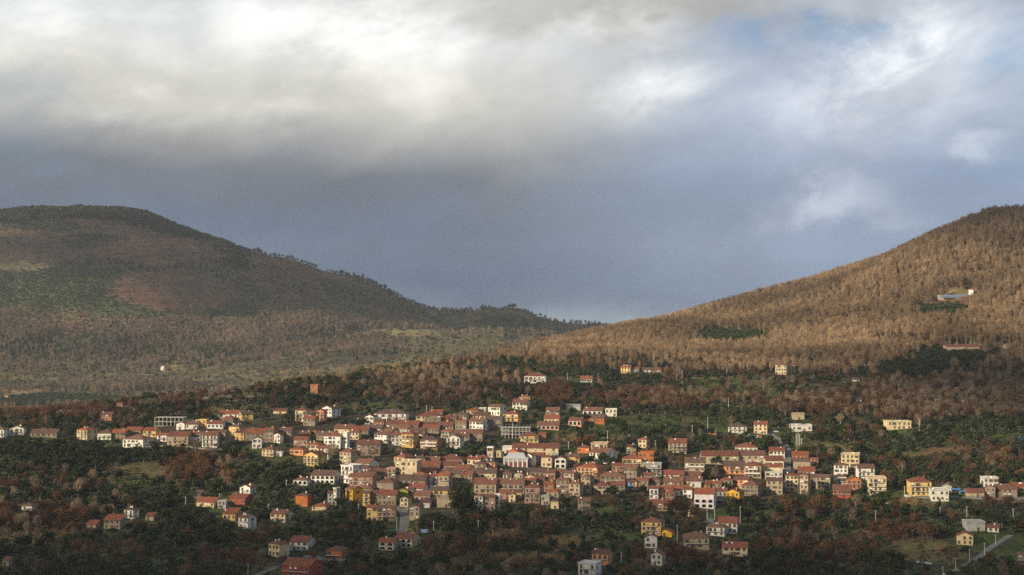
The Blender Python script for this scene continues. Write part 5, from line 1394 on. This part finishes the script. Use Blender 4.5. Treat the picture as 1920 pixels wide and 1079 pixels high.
# trees along the skyline of the mountain and the saddle
rr = np.random.default_rng(9)
yy = np.arange(3800, 4800, 8.0)
for u in np.arange(-20, 1165, 4.2):
    if 440 < u < 800 and fbm(np.array([u / 38.0]), np.array([.5]), 3, 2)[0] < .36: continue
    a = (u - 960) / F
    zz = ground(a * yy, yy); k = int(np.argmax((zz - EYE) / yy))
    x_, y_ = a * yy[k] + rr.uniform(-3, 3), yy[k] + rr.uniform(-12, 6)
    if u < 440: kd, h_ = 'evergreen_oak', rr.uniform(12, 17)
    elif u < 780: kd, h_ = ('bare_tree' if rr.random() < .35 else 'maquis'), rr.uniform(9, 17)
    elif u < 880: kd, h_ = 'maquis', rr.uniform(6, 12)
    else: kd, h_ = 'maquis', rr.uniform(2, 6)
    to_stuff(kd, *[np.array([q]) for q in (x_, y_, float(ground(x_, y_)) - .5, h_, h_ * rr.uniform(.8, 1.2), rr.uniform(0, 6))])
# rough growth between the trees
def rough_growth(y0, y1, cell, seed):
    r = np.random.default_rng(seed)
    ys = np.arange(y0, y1, cell); P = []
    for q in ys:
        lim = 960 / F * 1.1 * q + 10; xs = np.arange(-lim, lim, cell)
        P.append(np.stack([xs + r.uniform(-.5, .5, len(xs)) * cell, q + r.uniform(-.5, .5, len(xs)) * cell], 1))
    P = np.concatenate(P); x, y = P.T
    keep = fbm(x / 16, y / 24, 33, 3) + r.uniform(-.12, .12, len(x)) > .50
    x, y = x[keep], y[keep]; z = ground(x, y)
    h = r.uniform(.6, 1.9, len(x)); w = h * r.uniform(1.3, 2.3, len(x))
    ok = free_of_buildings(x, y, w * .3) & clear_view(x, y, z, h, w)
    x, y, z, h, w = x[ok], y[ok], z[ok], h[ok], w[ok]
    rot = r.uniform(0, 6.28, len(x))
    n3 = fbm(x / 50, y / 50, 61, 3) + r.uniform(-.1, .1, len(x))
    _, s, g = cover(x, y, z)
    a = n3 > .5
    for kd, q in (('undergrowth', a), ('dry_bush', ~a & (r.random(len(x)) < .45)), ('scrub', ~a & (r.random(len(x)) >= .55))):
        to_stuff(kd, x[q], y[q], z[q] - .1, h[q], w[q], rot[q])
rough_growth(760, 1620, 3.4, 21)

GROUPS = {'olive_tree': 'olive trees on the slopes round the village', 'evergreen_oak': 'dark evergreen oaks round the village', 'russet_oak': 'oaks in russet winter leaf',
          'bare_tree': 'bare grey-brown trees on the lower slopes', 'cane_clump': 'clumps of tan dry cane', 'conifer': 'dark conifers near the houses'}
TEXT = {'olive_tree': 'grey-green olive tree', 'evergreen_oak': 'dark evergreen oak', 'russet_oak': 'russet brown oak', 'bare_tree': 'bare grey-brown tree', 'cane_clump': 'tan cane clump', 'conifer': 'dark narrow conifer'}
def plant(kd, x, y, z, h, w, rot, u, v):
    root = link(kd, None, loc=(x, y, z), rot=(0, 0, rot), scale=(w, w, h))
    root.empty_display_size = .2
    i = rnd.randrange(NV)
    if kd == 'cane_clump':
        link('stems', PROTO[kd][i][0], root); link('blades', PROTO[kd][i][1], root)
    else:
        link('trunk', PROTO[kd][i][0], root); link('crown', PROTO[kd][i][1], root)
    TREES.append(dict(o=root, kd=kd, u=u, v=v - h * F / y / 2))
TREES = []
QUOTA = {'olive_tree': 230, 'evergreen_oak': 90, 'russet_oak': 220, 'bare_tree': 45, 'cane_clump': 40}
for kd, lst in CAND.items():
    arr = np.concatenate(lst)
    inside = (arr[:, 6] > 0) & (arr[:, 6] < 1920) & (arr[:, 7] < 1090)
    size = np.where(inside, arr[:, 3] / arr[:, 1], -1)
    order = np.argsort(-size)
    q = QUOTA[kd]
    for row in arr[order[:q]]: plant(kd, *row)
    rest = arr[order[q:]]
    to_stuff(kd, *rest[:, :6].T)
for u, vt, vb in ((1212, 663, 689), (545, 772, 792), (552, 776, 794), (539, 778, 798), (1226, 812, 840), (1478, 778, 808), (1232, 818, 842), (836, 662, 680), (630, 786, 800), (1454, 776, 800)):
    x, y, z = hit(u, vb); h_ = (vb - vt) * y / F
    plant('conifer', x, y, z - .2, h_, h_ * 1.15, rnd.uniform(0, 6), u, vb)

# single trees that stand between the houses in the photograph: centre, crown top, foot, crown width
for u, vt, vb, wp, kd in ((868, 903, 940, 36, 'evergreen_oak'), (856, 922, 960, 32, 'evergreen_oak'), (882, 930, 966, 38, 'evergreen_oak'), (850, 935, 964, 28, 'olive_tree'), (1130, 843, 872, 28, 'evergreen_oak'), (1146, 850, 880, 24, 'evergreen_oak'),
                          (1108, 848, 874, 26, 'evergreen_oak'), (1122, 858, 886, 22, 'olive_tree'), (1146, 906, 936, 34, 'evergreen_oak'), (1166, 916, 940, 26, 'olive_tree'), (1262, 856, 886, 30, 'bare_tree'), (1246, 862, 888, 26, 'evergreen_oak'),
                          (1330, 876, 900, 30, 'evergreen_oak'), (1343, 852, 876, 28, 'olive_tree'), (612, 866, 890, 34, 'olive_tree'), (638, 930, 954, 30, 'evergreen_oak'), (660, 936, 957, 24, 'evergreen_oak'), (756, 902, 924, 22, 'evergreen_oak'),
                          (946, 938, 960, 26, 'evergreen_oak'), (976, 944, 962, 24, 'olive_tree'), (1060, 930, 956, 30, 'evergreen_oak'), (624, 832, 866, 34, 'bare_tree'), (1440, 812, 844, 32, 'evergreen_oak'), (1456, 828, 852, 28, 'evergreen_oak'),
                          (1474, 808, 846, 30, 'evergreen_oak'), (1426, 822, 848, 30, 'evergreen_oak'), (1036, 738, 768, 46, 'russet_oak'), (676, 782, 802, 34, 'olive_tree'), (650, 780, 800, 36, 'olive_tree'), (1190, 830, 850, 30, 'olive_tree'), (1160, 828, 850, 32, 'olive_tree'),
                          (1096, 775, 792, 22, 'evergreen_oak'), (1206, 905, 928, 24, 'evergreen_oak'), (1222, 940, 966, 34, 'russet_oak'), (1264, 932, 968, 44, 'russet_oak'), (1282, 940, 966, 30, 'russet_oak'), (1302, 948, 975, 30, 'russet_oak'), (800, 838, 858, 30, 'olive_tree'),
                          (776, 838, 856, 34, 'olive_tree'), (880, 832, 854, 40, 'olive_tree'), (850, 836, 856, 36, 'evergreen_oak'), (905, 836, 856, 34, 'olive_tree'), (1386, 930, 952, 26, 'evergreen_oak'), (1410, 930, 950, 34, 'olive_tree'), (1000, 798, 815, 24, 'olive_tree'),
                          (700, 838, 860, 26, 'bare_tree'), (750, 840, 858, 30, 'bare_tree'), (1226, 840, 862, 26, 'olive_tree'), (1510, 925, 944, 34, 'evergreen_oak'), (1540, 918, 938, 30, 'olive_tree'), (1660, 915, 940, 36, 'evergreen_oak'), (1620, 905, 935, 22, 'evergreen_oak')):
    x, y, z = hit(u, vb)
    plant(kd, x, y, z - .3, (vb - vt) * y / F, wp * y / F * 1.15, rnd.uniform(0, 6), u, vb)

def grow(kind, arr, name, label, cat):
    """one object whose points each carry a tree"""
    me = bpy.data.meshes.new(name)
    me.vertices.add(len(arr)); me.vertices.foreach_set('co', np.ascontiguousarray(arr[:, :3]).ravel())
    sc = np.ascontiguousarray(arr[:, [4, 4, 3]])
    a = me.attributes.new('tree_scale', 'FLOAT_VECTOR', 'POINT'); a.data.foreach_set('vector', sc.ravel())
    a = me.attributes.new('tree_turn', 'FLOAT_VECTOR', 'POINT'); a.data.foreach_set('vector', np.stack([0 * arr[:, 5], 0 * arr[:, 5], arr[:, 5]], 1).ravel())
    a = me.attributes.new('tree_pick', 'INT', 'POINT'); a.data.foreach_set('value', np.random.default_rng(1).integers(0, NV, len(arr)).astype(np.int32))
    o = link(name, me)
    tag(o, label, cat, kind='stuff')
    coll = bpy.data.collections.new(name + '_sources')
    for i, m_ in enumerate(SOLID[kind]):
        coll.objects.link(bpy.data.objects.new('%s_source_%d' % (kind, i), m_))
    g = bpy.data.node_groups.new(name, 'GeometryNodeTree')
    g.interface.new_socket('Geometry', in_out='INPUT', socket_type='NodeSocketGeometry')
    g.interface.new_socket('Geometry', in_out='OUTPUT', socket_type='NodeSocketGeometry')
    N = g.nodes; Lk = g.links
    gi = N.new('NodeGroupInput'); go = N.new('NodeGroupOutput')
    ci = N.new('GeometryNodeCollectionInfo'); ci.inputs['Collection'].default_value = coll
    ci.inputs['Separate Children'].default_value = True; ci.inputs['Reset Children'].default_value = True
    ip = N.new('GeometryNodeInstanceOnPoints'); ip.inputs['Pick Instance'].default_value = True
    def attr(nm, typ):
        n_ = N.new('GeometryNodeInputNamedAttribute'); n_.data_type = typ; n_.inputs['Name'].default_value = nm
        return n_.outputs['Attribute']
    Lk.new(gi.outputs[0], ip.inputs['Points']); Lk.new(ci.outputs[0], ip.inputs['Instance'])
    Lk.new(attr('tree_pick', 'INT'), ip.inputs['Instance Index']); Lk.new(attr('tree_scale', 'FLOAT_VECTOR'), ip.inputs['Scale']); Lk.new(attr('tree_turn', 'FLOAT_VECTOR'), ip.inputs['Rotation'])
    Lk.new(ip.outputs[0], go.inputs[0])
    md = o.modifiers.new('growth', 'NODES'); md.node_group = g
NAMES = {'olive_tree': ('olive_groves', 'grey-green olive groves covering the slopes round the village', 'grove'),
         'evergreen_oak': ('evergreen_woods', 'dark evergreen oaks massed on the slopes', 'wood'),
         'russet_oak': ('russet_woods', 'russet brown oak woods on the slopes', 'wood'),
         'bare_tree': ('bare_woods', 'bare grey-brown winter trees on the far valley side and slopes', 'wood'),
         'sunlit_bare_tree': ('sunlit_bare_woods', 'pale bare chestnut woods covering the right hill, light put into twig colour', 'wood'),
         'cane_clump': ('cane_thickets', 'tan thickets of dry cane', 'thicket'),
         'scrub': ('brown_scrub', 'brown bracken scrub over the left mountain', 'scrub'),
         'maquis': ('maquis', 'dark green maquis patches on the hillsides', 'scrub'),
         'undergrowth': ('undergrowth', 'low green undergrowth between the trees', 'undergrowth'),
         'dry_bush': ('dry_bushes', 'low dry bushes between the trees', 'undergrowth'),
         'golden_tree': ('golden_trees', 'golden leaved trees dotted through the bare woods', 'wood')}
COUNT = {}
for kd, lst in STUFF.items():
    arr = np.concatenate(lst); COUNT[kd] = len(arr)
    grow(kd, arr, *NAMES[kd])
print('TREES', len(TREES), COUNT)

# ------------------------------------------------------------------ labels that single each thing out
MARKS = [h for h in HOUSES if h.get('mark')]
def relation(u, v, own=None):
    best = min((m for m in MARKS if m['o'] is not own or own is None), key=lambda m: math.hypot((u - m['u']), (v - m['v']) * 1.6))
    du, dv = u - best['u'], v - best['v']
    if abs(du) > abs(dv) * 1.3: rel = 'left of' if du < 0 else 'right of'
    else: rel = 'above' if dv < 0 else 'below'
    return rel, best['mark'], math.hypot(du, dv)
ORD = ['nearest', 'second', 'third', 'fourth', 'fifth', 'sixth', 'seventh', 'eighth', 'ninth', 'tenth', 'eleventh', 'twelfth', 'thirteenth', 'fourteenth', 'fifteenth', 'sixteenth', 'seventeenth', 'eighteenth', 'nineteenth', 'twentieth', 'twenty-first', 'twenty-second']
RN = {'g': 'tile-roofed', 'G': 'gable-fronted', 'h': 'hip-roofed', 'f': 'flat-roofed', 's': 'lean-to'}
buckets = {}
for h in HOUSES:
    if h['o'] is None: continue
    o = h['o']; wc = WALLS[h['wall']][1]
    noun = {'house': 'house', 'shed': 'shed', 'apartment_block': 'block'}.get(h['name'], 'house')
    o['category'] = {'house': 'house', 'shed': 'shed', 'apartment_block': 'apartment block'}.get(h['name'], 'house')
    o['group'] = 'houses and blocks of the village' if noun != 'shed' else 'sheds round the village'
    if h['mark']:
        txt = h['mark'][4:]
        tail = {'g': 'tiled roof', 'G': 'gable to the front', 'h': 'hipped tiled roof', 'f': 'flat roof', 's': 'lean-to roof'}[h['roof']]
        o['label'] = '%s, %s' % (txt, tail) if len(txt.split()) <= 12 and 'roof' not in txt and 'gable' not in txt else txt
        continue
    size = 'tall ' if h['st'] >= 4 else 'low ' if h['st'] == 1 and noun != 'shed' else ''
    extra = ' with balcony' if 'b' in h['feat'] else ' with arches' if 'a' in h['feat'] else ''
    rel, mk, dd_ = relation(h['u'], h['v'], o)
    room = 14 - len(rel.split()) - len(mk.split())
    desc = '%s%s %s %s' % (size, wc, RN[h['roof']], noun)
    if len((desc + extra).split()) <= room: desc += extra
    buckets.setdefault((desc, rel, mk), []).append((dd_, o))
for (desc, rel, mk), lst in buckets.items():
    lst.sort(key=lambda q: q[0])
    for i, (_, o) in enumerate(lst):
        o['label'] = '%s, %s%s %s' % (desc, (ORD[min(i, 21)] + (' one ' if len((desc + rel + mk).split()) < 13 else ' ')) if len(lst) > 1 else '', rel, mk)
buckets = {}
for t_ in THINGS:
    rel, mk, dd_ = relation(t_['u'], t_['v'])
    t_['o']['category'] = t_['cat']; t_['o']['group'] = t_['group']
    buckets.setdefault((t_['text'], rel, mk), []).append((dd_, t_['o']))
for (txt, rel, mk), lst in buckets.items():
    lst.sort(key=lambda q: q[0])
    for i, (_, o) in enumerate(lst):
        o['label'] = '%s, %s%s %s' % (txt, (ORD[min(i, 21)] + ' one ') if len(lst) > 1 else '', rel, mk)
buckets = {}
for t_ in TREES:
    rel, mk, dd_ = relation(t_['u'], t_['v'])
    hh = t_['o'].scale[2]
    lo, hi = {'olive_tree': (5.4, 6.4), 'evergreen_oak': (7.2, 9.2), 'russet_oak': (7.0, 9.0), 'bare_tree': (7.2, 8.8), 'cane_clump': (3.6, 4.4)}.get(t_['kd'], (5, 8))
    size = 'small ' if hh < lo else 'large ' if hh > hi else ''
    t_['o']['category'] = 'tree' if t_['kd'] != 'cane_clump' else 'cane'
    t_['o']['group'] = GROUPS[t_['kd']]
    if len((size + TEXT[t_['kd']] + ' ' + rel + ' ' + mk).split()) > 15: size = ''
    buckets.setdefault((size + TEXT[t_['kd']], rel, mk), []).append((dd_, t_['o']))
for (txt, rel, mk), lst in buckets.items():
    lst.sort(key=lambda q: q[0])
    for i, (_, o) in enumerate(lst):
        o['label'] = '%s%s %s %s' % ((ORD[min(i, 21)] + ' ') if len(lst) > 1 else '', txt, rel, mk)

# ------------------------------------------------------------------ unseen clouds, added to shade parts of the slopes (they stand behind and left of the viewpoint)
def cloud_material(name, op):
    m = bpy.data.materials.new(name); m.use_nodes = True
    nt = m.node_tree; nt.nodes.clear(); n = NT(nt)
    d = n.new('ShaderNodeBsdfDiffuse'); d.inputs[0].default_value = (.85, .85, .85, 1)
    tl = n.new('ShaderNodeBsdfTranslucent'); tl.inputs[0].default_value = (.8, .8, .8, 1)
    ad = n.new('ShaderNodeMixShader'); ad.inputs[0].default_value = .5
    nt.links.new(d.outputs[0], ad.inputs[1]); nt.links.new(tl.outputs[0], ad.inputs[2])
    tr = n.new('ShaderNodeBsdfTransparent'); mx = n.new('ShaderNodeMixShader')
    tc = n.new('ShaderNodeTexCoord')
    f = n.remap(n.noise(tc.outputs['Object'], 1.7, 5, .6), .35, .65, op * .55, min(1, op * 1.35))
    n.put(mx.inputs[0], f)
    nt.links.new(tr.outputs[0], mx.inputs[1]); nt.links.new(ad.outputs[0], mx.inputs[2])
    o = n.new('ShaderNodeOutputMaterial'); nt.links.new(mx.outputs[0], o.inputs[0])
    return m
def cloud(x, y, rx, ry, alt, op, label, zg=200):
    c_ = Vector((x, y, zg)) + SUN_DIR * (alt / math.sin(SUN_EL))
    bm = bmesh.new(); bmesh.ops.create_icosphere(bm, subdivisions=4, radius=1)
    from mathutils import noise as mn
    for v_ in bm.verts:
        k = 1 + .38 * (mn.fractal(v_.co * 2.1 + Vector((x * .01, y * .01, 0)), 1, 2, 4))
        v_.co = v_.co * k
        if v_.co.z < 0: v_.co.z *= .35
    me = bpy.data.meshes.new('cloud'); bm.to_mesh(me); bm.free()
    me.polygons.foreach_set('use_smooth', [True] * len(me.polygons))
    me.materials.append(cloud_material('shading_cloud', op))
    o = link('cloud', me, loc=c_, scale=(rx, ry, min(rx, ry) * .22))
    tag(o, label, 'cloud', 'unseen shading clouds', 'stuff')
SHADING_CLOUDS = [(0, 715, 800, 170, 1500, .78, 'long unseen grey cloud shading the valley below the village', 160),
          (570, 1430, 225, 180, 1500, .72, 'unseen grey cloud shading the dark wood on the right', 205),
          (-530, 4000, 780, 520, 1500, .80, 'broad unseen cloud shading the left mountain', 440),
          (780, 2200, 190, 200, 1500, .62, 'small unseen cloud shading the top of the right hill', 420),
          (190, 3900, 330, 330, 1500, .45, 'thin unseen cloud shading the far saddle', 275)]
for c_ in SHADING_CLOUDS: cloud(*c_)

# ------------------------------------------------------------------ haze in the valley air
b = MB(); b.box(-3150, 3150, -350, 7150, float(ZZ.min()) - 2, float(ZZ.max()) + 40, 0)
hm = bpy.data.materials.new('valley_haze'); hm.use_nodes = True
hm.node_tree.nodes.clear(); hn = NT(hm.node_tree)
pv = hn.new('ShaderNodeVolumePrincipled')
pv.inputs['Color'].default_value = (0.80, 0.89, 1.0, 1)
pv.inputs['Density'].default_value = 0.000038
ho = hn.new('ShaderNodeOutputMaterial'); hm.node_tree.links.new(pv.outputs[0], ho.inputs['Volume'])
hz = b.build('haze', hm)
tag(hz, 'faint blue haze filling the valley air', 'haze', kind='stuff')
